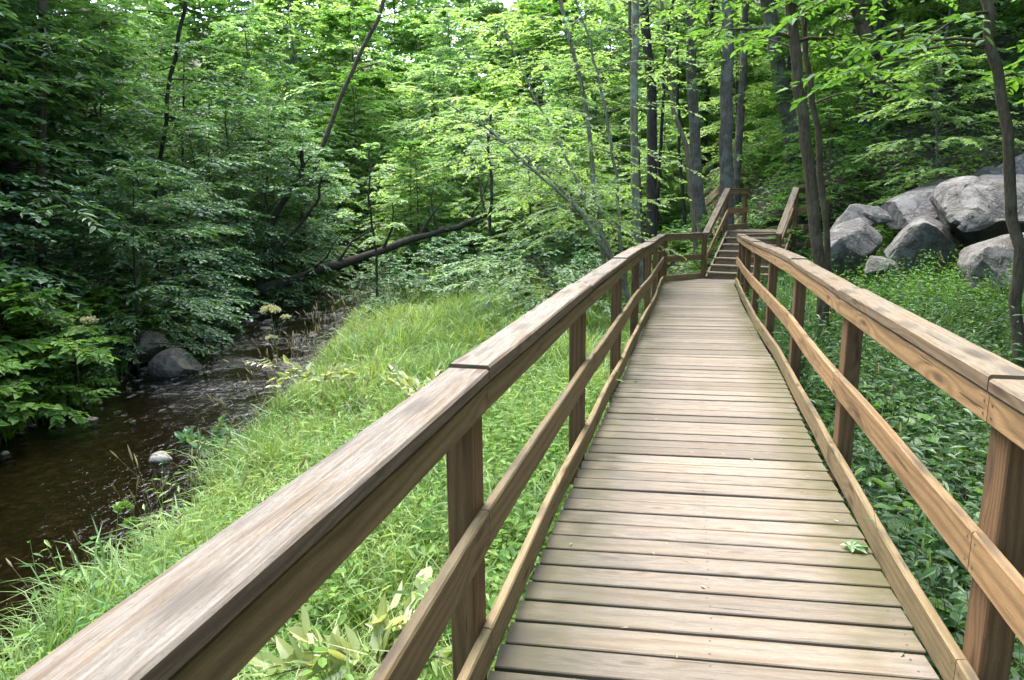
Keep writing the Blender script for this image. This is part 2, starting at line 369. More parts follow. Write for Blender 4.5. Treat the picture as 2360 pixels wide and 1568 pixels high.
def join(parts):
    V = []; F = []; U = []; k = 0
    for v, f, u in parts:
        V += list(v); U += list(u); F.append(np.asarray(f) + k); k += len(v)
    return V, np.concatenate(F), U
SEED = [100]
def board(name, path, lat, z0, z1, w0, w1, mat, parent, **kw):
    SEED[0] += 1
    V, F, U = sweep(path, lat, z0, z1, w0, w1, seed=SEED[0], **kw)
    o = mesh_np(name, V, F, mat=mat, parent=parent, uv=U); return o
def post(name, p, dirv, lat, zb, zt, mat, parent, w0=.040, w1=.130, dl=.14, off=0.):
    """upright 4x6: dl along the walkway, w0..w1 outwards of the boards"""
    d = np.array(dirv) / np.hypot(*dirv); n = np.array([d[1], -d[0]]) * lat; c = .006
    cs = [(-dl / 2 + c, w0), (dl / 2 - c, w0), (dl / 2, w0 + c), (dl / 2, w1 - c), (dl / 2 - c, w1), (-dl / 2 + c, w1), (-dl / 2, w1 - c), (-dl / 2, w0 + c)]
    per = np.cumsum([0] + [math.dist(cs[i], cs[(i + 1) % 8]) for i in range(8)])
    zz = np.linspace(zb, zt, 6); V = []; U = []; u0 = random.uniform(0, 20)
    for z in zz:
        for j in range(9):
            a, w_ = cs[j % 8]; xy = np.array(p[:2]) + d * (a + off) + n * w_
            V.append((xy[0], xy[1], z)); U.append((u0 + z, per[j]))
    idx = np.arange(6 * 9).reshape(6, 9)
    F = [(idx[i, j], idx[i, j + 1], idx[i + 1, j + 1], idx[i + 1, j]) for i in range(5) for j in range(8)]
    F = np.array(F)
    if lat > 0: F = F[:, ::-1]
    return mesh_np(name, V, F, mat=mat, parent=parent, uv=U)

def node3(N): return np.array([(x, y, zdeck(y)) for x, y in N])
def mitres(N):
    m = []
    for i in range(len(N)):
        if i == 0 or i == len(N) - 1: m.append(0.); continue
        a = math.atan2(*(N[i] - N[i - 1])[:2]); b_ = math.atan2(*(N[i + 1] - N[i])[:2]); m.append(math.tan((b_ - a) / 2))
    return m
def railing(name, N2, lat, label, mats, ends):
    N = node3(N2); M = mitres(N2)
    root = empty(name, tuple(N[2]), label, 'railing')
    off = -N[2]
    N = N + off
    sg = lat  # outward lateral shift at a node changes length by lat*tan
    for i in range(len(N) - 1):
        pth = (N[i], N[i + 1]); mt = (M[i] * -sg, M[i + 1] * -sg)
        if i == 0: mt = (0, mt[1])
        # a warped butt joint: the far board stands a few mm proud
        lift = .011 if i % 2 == 0 else 0.
        board('cap_rail', pth, lat, 1.053, 1.098 + lift, -.008, .137, mats[0], root, wob=.004, mitre=mt, c=.007, gap=.0045)
        if i < len(N) - 1 - ends: board('top_board', pth, lat, .953, 1.047, 0, .038, mats[1], root, wob=.003, mitre=mt)
        board('mid_rail', pth, lat, .455, .595, 0, .038, mats[1], root, wob=.006, mitre=mt)
        if i < len(N) - 1 - ends:
            board('toe_board', pth, lat, .0, .140, 0, .038, W_TOE, root, wob=.010, mitre=mt)
    sc_c, sc_n = [], []
    for i in range(len(N) - 1):
        d = N[i + 1] - N[i]; Lh = np.hypot(d[0], d[1]); dh = d / Lh; nr = np.array([-dh[1], dh[0], 0]) * lat
        for a in (.03, Lh - .03):
            for zz in (.98, 1.02, .485, .565, .035, .105):
                sc_c.append(N[i] + dh * a + np.array([0, 0, zz]) + nr * .0005); sc_n.append(nr)
    discs('screws', sc_c, sc_n, .0055, root)
    for i in range(len(N)):
        d = N2[min(i + 1, len(N) - 1)] - N2[max(i - 1, 0)] if 0 < i < len(N) - 1 else (N2[1] - N2[0] if i == 0 else N2[-1] - N2[-2])
        if i == len(N) - 1: continue
        corner = abs(M[i]) > .15
        zb = float(ground(N2[i][0] + .1 * lat, N2[i][1])) - .1 - N[2][2] * 0 + off[2]
        if corner:
            post('post', N[i], N2[i] - N2[i - 1], lat, zb, 1.052 + N[i][2], mats[2], root, off=-.10)
            post('post', N[i], N2[i + 1] - N2[i], lat, zb, 1.052 + N[i][2], mats[2], root, off=.10)
        else:
            post('post', N[i], d, lat, zb, 1.052 + N[i][2], mats[2], root)
    return root
SCREW = NB("screw_metal"); SCREW.done(SCREW.n('ShaderNodeBsdfPrincipled', i_Base_Color=(.07, .065, .06), i_Roughness=.6, i_Metallic=.5)); SCREW = SCREW.m
def discs(name, C, N, r, parent):
    C = np.array(C); N = unit0(np.array(N)); A = unit0(np.cross(N, [.3, .2, .93])); B = np.cross(N, A); th = np.linspace(0, 2 * np.pi, 6, endpoint=False)
    V = C[:, None] + r * (A[:, None] * np.cos(th)[None, :, None] + B[:, None] * np.sin(th)[None, :, None]) + N[:, None] * .0012
    o = np.arange(len(C))[:, None] * 6
    return tag(mesh_np(name, V.reshape(-1, 3), np.concatenate([o + [0, 1, 2, 3], o + [0, 3, 4, 5]]), mat=SCREW, parent=parent), kind='stuff')
def unit0(v): return v / np.linalg.norm(v, axis=-1, keepdims=True)
left_rail = railing('wooden_railing', LN, -1, 'weathered grey-topped timber railing between the walkway and the stream meadow', (W_CAP, W_RAILL, W_POST), 0)
right_rail = railing('wooden_railing', RN, 1, 'orange-brown timber railing along the boulder side of the walkway', (W_CAPR, W_RAIL, W_POST), 1)

# the deck: planks lie a little askew of the walkway
def meet(P, q, N):
    """where the line P + t q meets polyline N"""
    best = None
    for i in range(len(N) - 1):
        a, d = N[i], N[i + 1] - N[i]
        den = q[0] * d[1] - q[1] * d[0]
        if abs(den) < 1e-9: continue
        t = ((a[0] - P[0]) * d[1] - (a[1] - P[1]) * d[0]) / den; s = ((a[0] - P[0]) * q[1] - (a[1] - P[1]) * q[0]) / den
        if -1e-6 <= s <= 1 + 1e-6 and (best is None or abs(t) < abs(best)): best = t
    return best
deck = empty('wooden_boardwalk', (0, 0, 0), 'plank-decked timber footbridge walkway running up to the steps', 'boardwalk')
LD = LN[:10].copy(); RD = RN[:11].copy()
parts = []; scr = []; s = -2.2; rd = np.random.default_rng(5)
while s < 17.6:
    y = s; xc = .5 * (xl(y) + xr(y)); P = np.array([xc, y])
    ang = R(np.interp(y, [0, 5, 12, 15, 17.3], [-8.8, -9.2, -13, -22, -32])) + rd.normal(0, .0015)
    q = np.array([math.cos(ang), math.sin(ang)]); nq = np.array([-q[1], q[0]])
    wid = .135 + rd.normal(0, .0012); dz = rd.normal(0, .0012)
    t0 = meet(P, -q, LD); t1 = meet(P, q, RD)
    if t0 is not None and t1 is not None:
        t0, t1 = -(abs(t0) - .004), abs(t1) - (.010 + .012 * (.5 + .5 * math.sin(y * 1.7)))
        c = .004; zt = -.002 + dz
        sec = [(-wid / 2, -.038), (wid / 2, -.038), (wid / 2, -c), (wid / 2 - c, 0), (-wid / 2 + c, 0), (-wid / 2, -c)]
        uu = np.linspace(t0, t1, 8); V = []; U = []; sag = rd.normal(0, .002)
        for k, tt in enumerate(uu):
            tl = rd.normal(0, .0007)
            for j in range(7):
                a, zz = sec[j % 6]; xy = P + q * tt + nq * (a + tl)
                V.append((xy[0], xy[1], zdeck(xy[1]) + zt + zz + sag * math.sin(math.pi * k / 7))); U.append(((tt - t0) * 1.545 / (t1 - t0), rd.uniform(0, 0) + a + (.2 if zz < -.03 else 0) + s * 3.17))
        idx = np.arange(8 * 7).reshape(8, 7)
        Fq = [(idx[i, j], idx[i + 1, j], idx[i + 1, j + 1], idx[i, j + 1]) for i in range(7) for j in range(6)]
        for row, rev in ((0, 0), (7, 1)):
            o = [int(idx[row, j]) for j in range(6)]
            if rev: o = o[::-1]
            Fq += [(o[0], o[1], o[2], o[5]), (o[5], o[2], o[3], o[4])]
        for fr_ in (.035, .5, .965):
            for a in (-.036, .036):
                xy = P + q * (t0 + (t1 - t0) * fr_ + rd.normal(0, .006)) + nq * (a + rd.normal(0, .004)); scr.append((xy[0], xy[1], zdeck(xy[1]) + zt + (sag * math.sin(math.pi * fr_))))
        parts.append((V, np.array(Fq)[:, ::-1], U))
    s += wid + .0095 + abs(rd.normal(0, .0022)) + (.006 if rd.random() < .05 else 0)
V, Fq, U = join(parts)
mesh_np('deck', V, Fq, mat=W_DECK, parent=deck, uv=U); discs('screws', scr, np.tile([0., 0, 1], (len(scr), 1)), .0055, deck)
for N_, lat in ((LN[:9], -1), (RN[:10], 1)):
    for i in range(len(N_) - 1):
        pth = (node3(N_)[i], node3(N_)[i + 1])
        board('beam', pth, lat, -.28, -.045, -.20, -.12, W_STAIR, deck)

# staircase
st0 = np.array([4.80, 17.14]); du = np.array([.525, .851]); du /= np.hypot(*du); dr = np.array([du[1], -du[0]])
stair = empty('wooden_staircase', (*st0, zdeck(17)), 'railed timber staircase of seven steps climbing to a small landing', 'staircase')
def loc(v): return np.array([v[0] - st0[0], v[1] - st0[1], v[2] - zdeck(17)])
Z0 = zdeck(17.1); RISE, RUN, WID, NST = .153, .30, 1.50, 7
for i in range(NST):
    a = st0 + du * RUN * i; z = Z0 + RISE * (i + 1)
    P0, P1 = loc((*a, z)), loc((*(a + dr * WID), z))
    board('riser', (P0 + np.array([*du, 0]) * .012, P1 + np.array([*du, 0]) * .012), 1, -RISE + .002, -.042, -.026, -.001, W_STAIR, stair)
    if i < NST - 1:
        board('tread', (P0 - np.array([*dr, 0]) * .03, P1 + np.array([*dr, 0]) * .03), 1, -.040, 0, -RUN - .005, .028, W_STAIR, stair, c=.005)
top = st0 + du * RUN * (NST - 1); zl = Z0 + RISE * NST
dl_ = np.array([.66, .75]); dl_ /= np.hypot(*dl_)
for k in range(10):
    a = top + du * (.14 * k); P0, P1 = loc((*a, zl)), loc((*(a + dr * (WID + .18)), zl))
    board('landing_plank', (P0 - np.array([*dr, 0]) * .03, P1), 1, -.040, 0, -.133, .0, W_STAIR, stair)
P0, P1 = loc((*top, zl)), loc((*(top + dr * (WID + .18)), zl))
board('landing_beam', (P0 + np.array([*du, 0]) * .03, P1 + np.array([*du, 0]) * .03), 1, -.26, -.042, -.04, 0, W_STAIR, stair)
for sd in (0, 1):
    a0 = st0 + dr * (WID + .03 if sd else -.03); a1 = top + dr * (WID + .03 if sd else -.03)
    lat = 1 if sd else -1
    A, B = loc((*a0, Z0)), loc((*a1, zl))
    board('stringer', (A, B), lat, -.22, .02, .0, .045, W_STAIR, stair)
    # rails slope with the flight, then run level round the landing
    board('handrail', (A, B), lat, 1.06, 1.105, -.01, .14, W_CAPR, stair)
    board('top_board', (A, B), lat, .955, 1.055, 0, .038, W_RAIL, stair)
    board('mid_rail', (A, B), lat, .455, .60, 0, .038, W_RAIL, stair)
    post('post', A, du, lat, -.9, 1.06, W_POST, stair); post('post', B, du, lat, -1.2, B[2] + 1.06, W_POST, stair)
    dd = dl_ if not sd else np.array([.75, .66])
    C1 = B + np.array([*(dd / np.hypot(*dd) * (1.25 if not sd else .95)), 0])
    board('handrail', (B, C1), lat, 1.06, 1.103, -.01, .14, W_CAPR, stair)
    board('top_board', (B, C1), lat, .955, 1.055, 0, .038, W_RAIL, stair)
    board('mid_rail', (B, C1), lat, .455, .60, 0, .038, W_RAIL, stair)
    board('toe_board', (B, C1), lat, .02, .16, 0, .038, W_TOE, stair)
    post('post', C1, dd, lat, -.6, C1[2] + 1.06, W_POST, stair, off=-.07)

# ------------------------------------------------------------------ plants
def unit(v): return v / np.maximum(np.linalg.norm(v, axis=-1, keepdims=True), 1e-9)
def leaves(P, D, N, L, W, fold=.12, droop=.1, kind='ash'):
    """leaf blades: base P, direction D, upper side N, length L, width W -> verts, quads"""
    n = len(P); D = unit(D); S = unit(np.cross(D, N)); N = np.cross(S, D)
    L = L[:, None]; W = W[:, None]
    a, bq, wa, wb = (.3, .65, .5, .36) if kind == 'ash' else (.25, .70, .48, .46)
    V = np.empty((n, 6, 3))
    V[:, 0] = P
    V[:, 1] = P + D * L * a + S * W * wa + N * W * fold
    V[:, 2] = P + D * L * bq + S * W * wb + N * (W * fold - L * droop * .4)
    V[:, 3] = P + D * L - N * L * droop
    V[:, 4] = P + D * L * bq - S * W * wb + N * (W * fold - L * droop * .4)
    V[:, 5] = P + D * L * a - S * W * wa + N * W * fold
    o = np.arange(n)[:, None] * 6
    F = np.concatenate([o + [0, 3, 2, 1], o + [0, 5, 4, 3]], 0)
    return V.reshape(-1, 3), F

def tube(path, rad, sides=6):
    path = np.asarray(path, float); n = len(path)
    T = unit(np.gradient(path, axis=0)); ref = np.array([.31, .17, .93]) if abs(T[0][2]) < .8 else np.array([1., .1, 0])
    A = unit(np.cross(T, ref)); B = np.cross(T, A)
    th = np.linspace(0, 2 * np.pi, sides, endpoint=False)
    rad = np.asarray(rad)[:, None, None]
    V = path[:, None] + rad * (A[:, None] * np.cos(th)[None, :, None] + B[:, None] * np.sin(th)[None, :, None])
    i = np.arange(n - 1)[:, None]; j = np.arange(sides)[None]
    F = np.stack([i * sides + j, i * sides + (j + 1) % sides, (i + 1) * sides + (j + 1) % sides, (i + 1) * sides + j], -1).reshape(-1, 4)
    return V.reshape(-1, 3), F
class Acc:
    def __init__(s): s.V = []; s.F = []; s.k = 0; s.T = []
    def add(s, V, F, tint=None):
        s.V.append(V); s.F.append(np.asarray(F) + s.k); s.k += len(V)
        s.T.append(np.full(len(V), .5) if tint is None else tint)
    def obj(s, name, mat, parent=None, sm=False):
        return mesh_np(name, np.concatenate(s.V), np.concatenate(s.F), mat=mat, parent=parent, smooth_sh=sm, tint=np.concatenate(s.T))

def resample(path, n):
    path = np.asarray(path, float); d = np.concatenate([[0], np.cumsum(np.linalg.norm(np.diff(path, axis=0), axis=1))])
    t = np.linspace(0, d[-1], n); return np.stack([np.interp(t, d, path[:, i]) for i in range(3)], 1)

def limb_leaves(rg, starts, dirs, lens, nleaf, ll, lw, kind, flat, acc, wood_acc, trad):
    """twigs with leaves along them, in flat sprays"""
    m = len(starts); K = nleaf
    t = np.linspace(.12, 1, K)[None, :, None]
    dr_ = lens[:, None, None] * dirs[:, None]
    pts = starts[:, None] + dr_ * t - np.array([0, 0, 1.]) * (lens[:, None, None] * .22 * t ** 2)
    P = pts.reshape(-1, 3)
    D0 = np.repeat(dirs, K, 0)
    up = np.tile([0., 0., 1.], (len(P), 1))
    side = unit(np.cross(D0, up)); sg = np.tile(np.where(np.arange(K) % 2 == 0, 1., -1.), m)[:, None]
    spread = rg.uniform(.5, 1.15, (len(P), 1))
    D = D0 * np.cos(spread) + side * sg * np.sin(spread) + rg.normal(0, .18, (len(P), 3)) - np.array([0, 0, .12])
    N = up + rg.normal(0, flat, (len(P), 3))
    L = ll * rg.uniform(.65, 1.2, len(P)); W = L * lw * rg.uniform(.85, 1.15, len(P))
    V, F = leaves(P, D, N, L, W, kind=kind, droop=.12)
    cl = np.repeat(rg.random(m), K) * .45 + rg.random(len(P)) * .55
    acc.add(V, F, np.repeat(np.clip(cl, 0, 1), 6))
    if wood_acc is not None:
        for i in range(m):
            wood_acc.add(*tube(pts[i, [0, K // 2, K - 1]], [trad, trad * .7, trad * .3], 3))

def grow(rg, trunk, r0, r1, cb, Rad, nb, nt, nl, ll, lw, kind='ash', flat=.35, prof=None, up0=.35, up1=.9, sides=8, twigs=True, wobble=.05, nlimb_sides=5, bias=None):
    """tree skeleton -> (wood Acc, leaf Acc). trunk: 3d polyline; cb: fraction where the crown starts; Rad: crown radius"""
    wd, lf = Acc(), Acc()
    n = max(8, min(26, len(trunk) * 4)); tp = resample(trunk, n)
    tp[1:-1] += rg.normal(0, wobble * .3, (n - 2, 3)) * [1, 1, 0]
    tt = np.linspace(0, 1, n); rad = r0 + (r1 - r0) * tt
    rad[0] *= 1.35; rad[1] *= 1.08
    wd.add(*tube(tp, rad, sides))
    az = rg.uniform(0, 6.28)
    S, D, Ln = [], [], []
    for i in range(nb):
        f = (i + rg.uniform(0, 1)) / nb; t = cb + (1 - cb) * f
        p0 = np.array([np.interp(t, tt, tp[:, k]) for k in range(3)]); az += 2.4 + rg.normal(0, .4)
        a = az
        if bias is not None and rg.random() < bias[1]: a = bias[0] + rg.normal(0, .6)
        pr = (math.sin(math.pi * min(1, max(.06, f * .86 + .14))) ** .6) if prof is None else prof(f)
        Lb = Rad * pr * rg.uniform(.65, 1.15); e = up0 + (up1 - up0) * f + rg.normal(0, .12)
        dh = np.array([math.cos(a) * math.cos(e), math.sin(a) * math.cos(e), math.sin(e)])
        k = 6; bt = np.linspace(0, 1, k)[:, None]
        bp = p0 + dh * Lb * bt + np.array([0, 0, -1.]) * (Lb * .28 * bt ** 2) + np.cumsum(rg.normal(0, .03 * Lb, (k, 3)), 0) * bt
        rb = max(.006, min(.4 * np.interp(t, tt, rad), .018 * Lb + .004))
        wd.add(*tube(bp, np.linspace(rb, rb * .25, k), nlimb_sides))
        for j in range(nt):
            s = .22 + .78 * (j + rg.uniform(0, 1)) / nt
            q = np.array([np.interp(s, np.linspace(0, 1, k), bp[:, c]) for c in range(3)])
            td = unit(bp[min(k - 1, int(s * (k - 1)) + 1)] - bp[int(s * (k - 1))] if s < .99 else bp[-1] - bp[-2])
            sd = unit(np.cross(td, [0, 0, 1.])) * (1 if j % 2 else -1); an = rg.uniform(.35, 1.05) if j < nt - 1 else .05
            dv = td * math.cos(an) + sd * math.sin(an); dv[2] = dv[2] * .5 + rg.normal(.02, .14)
            S.append(q); D.append(unit(dv)); Ln.append((.30 + .25 * rg.random()) * Rad * (.55 + .5 * (1 - s)) * (.5 + .5 * pr))
    limb_leaves(rg, np.array(S), np.array(D), np.array(Ln), nl, ll, lw, kind, flat, lf, wd if twigs else None, .004)
    return wd, lf

def tree(name, label, cat, group, base, wd, lf, bark, leaf, wn='trunk', cn='crown'):
    root = empty(name, tuple(base), label, cat, group)
    wd.obj(wn, bark, root, True); lf.obj(cn, leaf, root)
    return root
def copy_tree(src, loc_, rz, s=1., label=None, group=None):
    c = src.copy(); col.objects.link(c); c.location = loc_; c.rotation_euler = (0, 0, rz); c.scale = (s, s, s)
    if label: c['label'] = label
    if group: c['group'] = group
    for ch in src.children:
        d = ch.copy(); col.objects.link(d); d.parent = c
    return c
def px_tree(name, label, pts, Y, dpx, top, bark, leaf, seed, group=None, toground=True, cat='tree', taper=.55, Ytop=None, **kw):
    """tree whose trunk follows survey marks (listed from the foot up)"""
    rg = np.random.default_rng(seed)
    Ys = np.linspace(Y, Ytop or Y, len(pts))
    path = [at(x, y, yy_) for (x, y), yy_ in zip(pts, Ys)]
    if toground:
        g = float(ground(path[0][0], path[0][1])) - .12
        if path[0][2] > g + .05: path.insert(0, np.array([path[0][0] + (path[0][0] - path[1][0]) * .15, path[0][1], g]))
        else: path[0][2] = g
    d = unit(path[-1] - path[-2]); d = unit(d + np.array([0, 0, .7]))
    if top > 0:
        path += [path[-1] + d * top * .5 + rg.normal(0, .12, 3), path[-1] + d * top + np.array([0, 0, .1 * top]) + rg.normal(0, .2, 3)]
    base = np.array(path[0]); r0 = dpx / FPX * Y / 2
    wd, lf = grow(rg, np.array(path) - base, r0, r0 * (taper if top else .45), **kw)
    return tree(name, label, cat, group, base, wd, lf, bark, leaf)

# archetypes of the massed trees, copied over the place
def proto(name, seed, H, Rad, cb, nb, nt, nl, ll, lw, kind, bark, leaf, r0=.07, lean=(0, 0), **kw):
    rg = np.random.default_rng(seed)
    tr_ = [(0, 0, -.15), (lean[0] * .3 + .05, lean[1] * .3, H * .35), (lean[0] * .7, lean[1] * .7 + .06, H * .7), (lean[0], lean[1], H)]
    wd, lf = grow(rg, tr_, r0, r0 * .2, cb, Rad, nb, nt, nl, ll, lw, kind, **kw)
    return tree(name, 'tmp', 'tree', None, (0, 0, 0), wd, lf, bark, leaf)
USED = set()
def scatter(protos, spots, label, group, seed, cat=None):
    rg = np.random.default_rng(seed)
    for i, (x, y, s) in enumerate(spots):
        p = protos[i % len(protos)]
        zz = float(ground(x, y)) - .05
        if p.name not in USED:
            USED.add(p.name); p.location = (x, y, zz); p.scale = (s, s, s); p.rotation_euler = (0, 0, rg.uniform(0, 6.28)); p['label'] = label; p['group'] = group
            if cat: p['category'] = cat
        else:
            c = copy_tree(p, (x, y, zz), rg.uniform(0, 6.28), s, label, group)
            if cat: c['category'] = cat
# ---- massed trees: a few kinds, each copy an object of its own
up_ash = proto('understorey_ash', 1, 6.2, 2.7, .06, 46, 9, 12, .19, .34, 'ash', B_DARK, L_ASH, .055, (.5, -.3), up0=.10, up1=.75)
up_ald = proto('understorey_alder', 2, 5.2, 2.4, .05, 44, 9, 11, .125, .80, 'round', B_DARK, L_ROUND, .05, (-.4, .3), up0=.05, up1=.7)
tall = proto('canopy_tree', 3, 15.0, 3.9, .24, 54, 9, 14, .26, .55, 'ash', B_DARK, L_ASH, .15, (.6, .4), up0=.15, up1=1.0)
mid_a = proto('maple_tree', 4, 11.0, 3.4, .08, 62, 10, 15, .20, .60, 'ash', B_GREY, L_BRIGHT, .10, (.5, .2), up0=.10, up1=.9)
mid_b = proto('maple_tree', 5, 9.0, 3.0, .06, 58, 10, 15, .155, .72, 'round', B_GREY, L_YELLOW, .08, (-.6, .3), up0=.05, up1=.8)
mid_c = proto('maple_tree', 6, 8.0, 2.8, .05, 54, 9, 14, .18, .60, 'ash', B_BROWN, L_HILL, .07, (.3, .4), up0=.05, up1=.8)
bush_a = proto('bush', 7, 1.3, .95, .02, 26, 7, 11, .12, .62, 'ash', B_BROWN, L_WEED, .018, (.1, .1), up0=.15, up1=1.0)
bush_b = proto('bush', 8, 1.1, .9, .02, 24, 7, 11, .085, .78, 'round', B_BROWN, L_HILL, .016, (.1, .1), up0=.1, up1=.9)

# shaded far bank: understorey leaning out over the stream
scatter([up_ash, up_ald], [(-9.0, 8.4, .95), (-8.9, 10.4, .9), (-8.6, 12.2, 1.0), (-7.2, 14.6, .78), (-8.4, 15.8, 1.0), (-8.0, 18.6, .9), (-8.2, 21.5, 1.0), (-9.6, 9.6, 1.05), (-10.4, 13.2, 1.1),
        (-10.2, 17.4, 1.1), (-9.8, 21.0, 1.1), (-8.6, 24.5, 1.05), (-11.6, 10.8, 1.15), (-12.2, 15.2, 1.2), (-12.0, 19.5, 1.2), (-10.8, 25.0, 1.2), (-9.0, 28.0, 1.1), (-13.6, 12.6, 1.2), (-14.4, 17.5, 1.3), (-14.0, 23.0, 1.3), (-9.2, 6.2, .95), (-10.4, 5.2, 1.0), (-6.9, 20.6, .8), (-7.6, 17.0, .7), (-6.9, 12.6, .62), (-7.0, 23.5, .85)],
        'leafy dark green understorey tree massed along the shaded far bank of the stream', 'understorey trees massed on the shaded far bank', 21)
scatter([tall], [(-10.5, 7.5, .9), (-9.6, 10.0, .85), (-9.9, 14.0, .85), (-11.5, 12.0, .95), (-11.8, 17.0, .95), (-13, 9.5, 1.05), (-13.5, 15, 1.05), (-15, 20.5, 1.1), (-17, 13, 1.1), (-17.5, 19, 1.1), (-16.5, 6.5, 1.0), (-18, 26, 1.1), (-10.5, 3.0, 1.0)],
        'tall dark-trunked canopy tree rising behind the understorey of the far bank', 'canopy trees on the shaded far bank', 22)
tall2 = [copy_tree(tall, (0, 0, 0), 0, 1, 'tmp', None)]
for t_ in tall2:
    for ch in t_.children:
        if ch.name.startswith('crown'): ch.data = ch.data.copy(); ch.data.materials[0] = L_HILL
scatter(tall2, [(8.4, 8.0, .8), (6.6, 2.6, .7), (7.2, 5.4, .72), (9.6, 9.6, .75), (15.5, 17.5, 1.0), (10.5, 21.5, .9), (14.5, 22.5, 1.0), (9.5, 4.0, .85), (12.5, 27, 1.0), (17, 14, 1.0), (18, 20, 1.1), (17, 28, 1.1), (8.5, 32, 1.0), (13, 34, 1.1)],
        'tall straight-trunked tree standing on the green hillside above the boulders', 'tall trees on the hillside', 23)
scatter([copy_tree(tall2[0], (0, 0, 0), 0, 1, 'tmp')], [(-3.5, -7, .8), (1.5, -8.5, .85), (5.5, -6, .8), (-7, -4, .85), (9, -2.5, .85), (-1, -13, 1), (5, -13, 1), (-8, -11, 1), (11, -9, 1)],
        'tall tree of the woodland around the start of the walkway', 'trees around the start of the walkway', 29)
# sunlit valley beyond the walkway
tiers = []; rg = np.random.default_rng(28); hts = (11.0, 9.0, 8.0)
for y0, xa, xb, st in ((26, -7, 4.5, 1.9), (30, -9.5, 7.5, 2.3), (35, -12, 10, 2.8), (41, -16, 14, 3.4), (48, -20, 19, 4.2)):
    for x in np.arange(xa, xb, st):
        xx, yy_ = x + rg.normal(0, .4), y0 + rg.normal(0, .8)
        if abs(xx - xs(yy_)) < 1.2: xx += 1.6
        H = np.interp(yy_, [22, 26, 31, 37, 43, 50], [3.6, 4.8, 7.4, 10.6, 14, 18]) * rg.uniform(.85, 1.15); tiers.append((xx, yy_, H / hts[len(tiers) % 3]))
scatter([mid_a, mid_b, mid_c], tiers + [(.6, 21.6, .45), (2.2, 22.4, .5), (-16, 30, 1.0), (-19, 34, 1.2), (-22, 28, 1.2), (-24, 36, 1.4)],
        'bright green leafy tree crowded in the sunlit valley beyond the walkway', 'leafy trees massed in the sunlit valley', 24)
# hillside saplings
scatter([copy_tree(mid_c, (0, 0, 0), 0, 1, 'tmp'), copy_tree(up_ald, (0, 0, 0), 0, 1, 'tmp')] if False else [mid_c, mid_b], [(8.6, 19.2, .52), (10.2, 17.0, .55), (9.2, 22.5, .6), (11.6, 20, .65), (13.4, 17.6, .6), (8.0, 25.5, .6), (10.8, 25, .7), (12.4, 23.5, .7), (15, 20, .8)],
        'leafy sapling among the undergrowth on the steep hillside', 'leafy saplings on the hillside', 25)
scatter([bush_a], [(-6.9, 8.4, 1.1), (-7.0, 9.6, 1.2), (-7.5, 7.4, 1.2), (-7.8, 9.0, 1.35), (-8.0, 10.0, 1.35), (-7.3, 8.0, 1.0), (-8.6, 9.4, 1.4), (-7.1, 10.8, .95), (-7.7, 10.6, 1.1), (-8.3, 8.0, 1.1), (-7.4, 12.6, .9), (-7.0, 6.4, .9), (-7.9, 14.2, .9)],
        'low leafy bush crowding the shaded far bank at the water', 'bushes along the far bank', 26)
scatter([bush_b], [(7.0, 18.0, .8), (7.8, 16.8, .8), (6.6, 17.2, .55), (9.0, 16.4, .9), (9.8, 17.6, 1.0), (8.0, 20.5, .9), (8.9, 14.6, .5), (6.0, 21.0, .8), (5.2, 22.4, .8), (5.4, 19.6, .7), (3.2, 19.0, .7), (2.0, 18.5, .6), (4.2, 20.4, .7)],
        'low green bush in the undergrowth at the foot of the hillside', 'bushes at the foot of the hillside', 27)

bush_c = copy_tree(bush_b, (0, 0, 0), 0, 1, 'tmp')
for ch in bush_c.children:
    if ch.name.startswith('crown'): ch.data = ch.data.copy(); ch.data.materials[0] = L_ROUND
scatter([bush_c], [(-3.6, 17.6, .8), (-2.4, 16.4, .85), (-1.2, 15.6, .8), (-.2, 16.8, 1.0), (1.0, 15.4, .75), (1.6, 16.8, .9), (-1.8, 18.4, 1.1), (.4, 18.6, 1.1), (2.2, 18.4, .9), (-3.4, 20.0, 1.0), (-.9, 20.4, 1.2), (1.5, 20.6, 1.2), (-2.3, 22.4, 1.2), (.3, 14.2, .55), (2.1, 14.6, .6), (-2.9, 15.0, .55)],
        'low cool-green shrub where the meadow gives way to the wood', 'shrubs at the end of the meadow', 30)
# ---- trees one can tell apart
K_ = dict(twigs=True)
px_tree('slender_tree', 'slim straight dark trunk rising out of the far-bank bushes near the big umbel plant', [(95, 780), (95, 500), (97, 200), (101, -60)], 13.5, 25, 5, B_BROWN, L_ASH, 31, cb=.38, Rad=2.2, nb=22, nt=7, nl=11, ll=.15, lw=.36, up0=.2, up1=.9)
px_tree('leaning_tree', 'dark tree tilting over the stream mid-way along the shaded far bank', [(352, 640), (363, 420), (384, 240), (407, 102), (432, -10)], 17.5, 11, 5, B_DARK, L_ROUND, 32, cb=.35, Rad=2.2, nb=24, nt=7, nl=11, ll=.10, lw=.8, kind='round', up0=.1, up1=.8)
px_tree('leaning_tree', 'thick dark bare trunk slanting up behind the fallen log', [(600, 640), (636, 492), (690, 410)], 20.5, 17, .5, B_DARK, L_ROUND, 33, cb=.7, Rad=1.8, nb=12, nt=6, nl=10, ll=.11, lw=.8, kind='round')
px_tree('leaning_tree', 'thin dark trunk crossing behind the fallen log at a slant', [(598, 622), (690, 520), (735, 460)], 20.0, 10, .5, B_DARK, L_ROUND, 34, cb=.7, Rad=1.4, nb=8, nt=6, nl=9, ll=.11, lw=.8, kind='round')
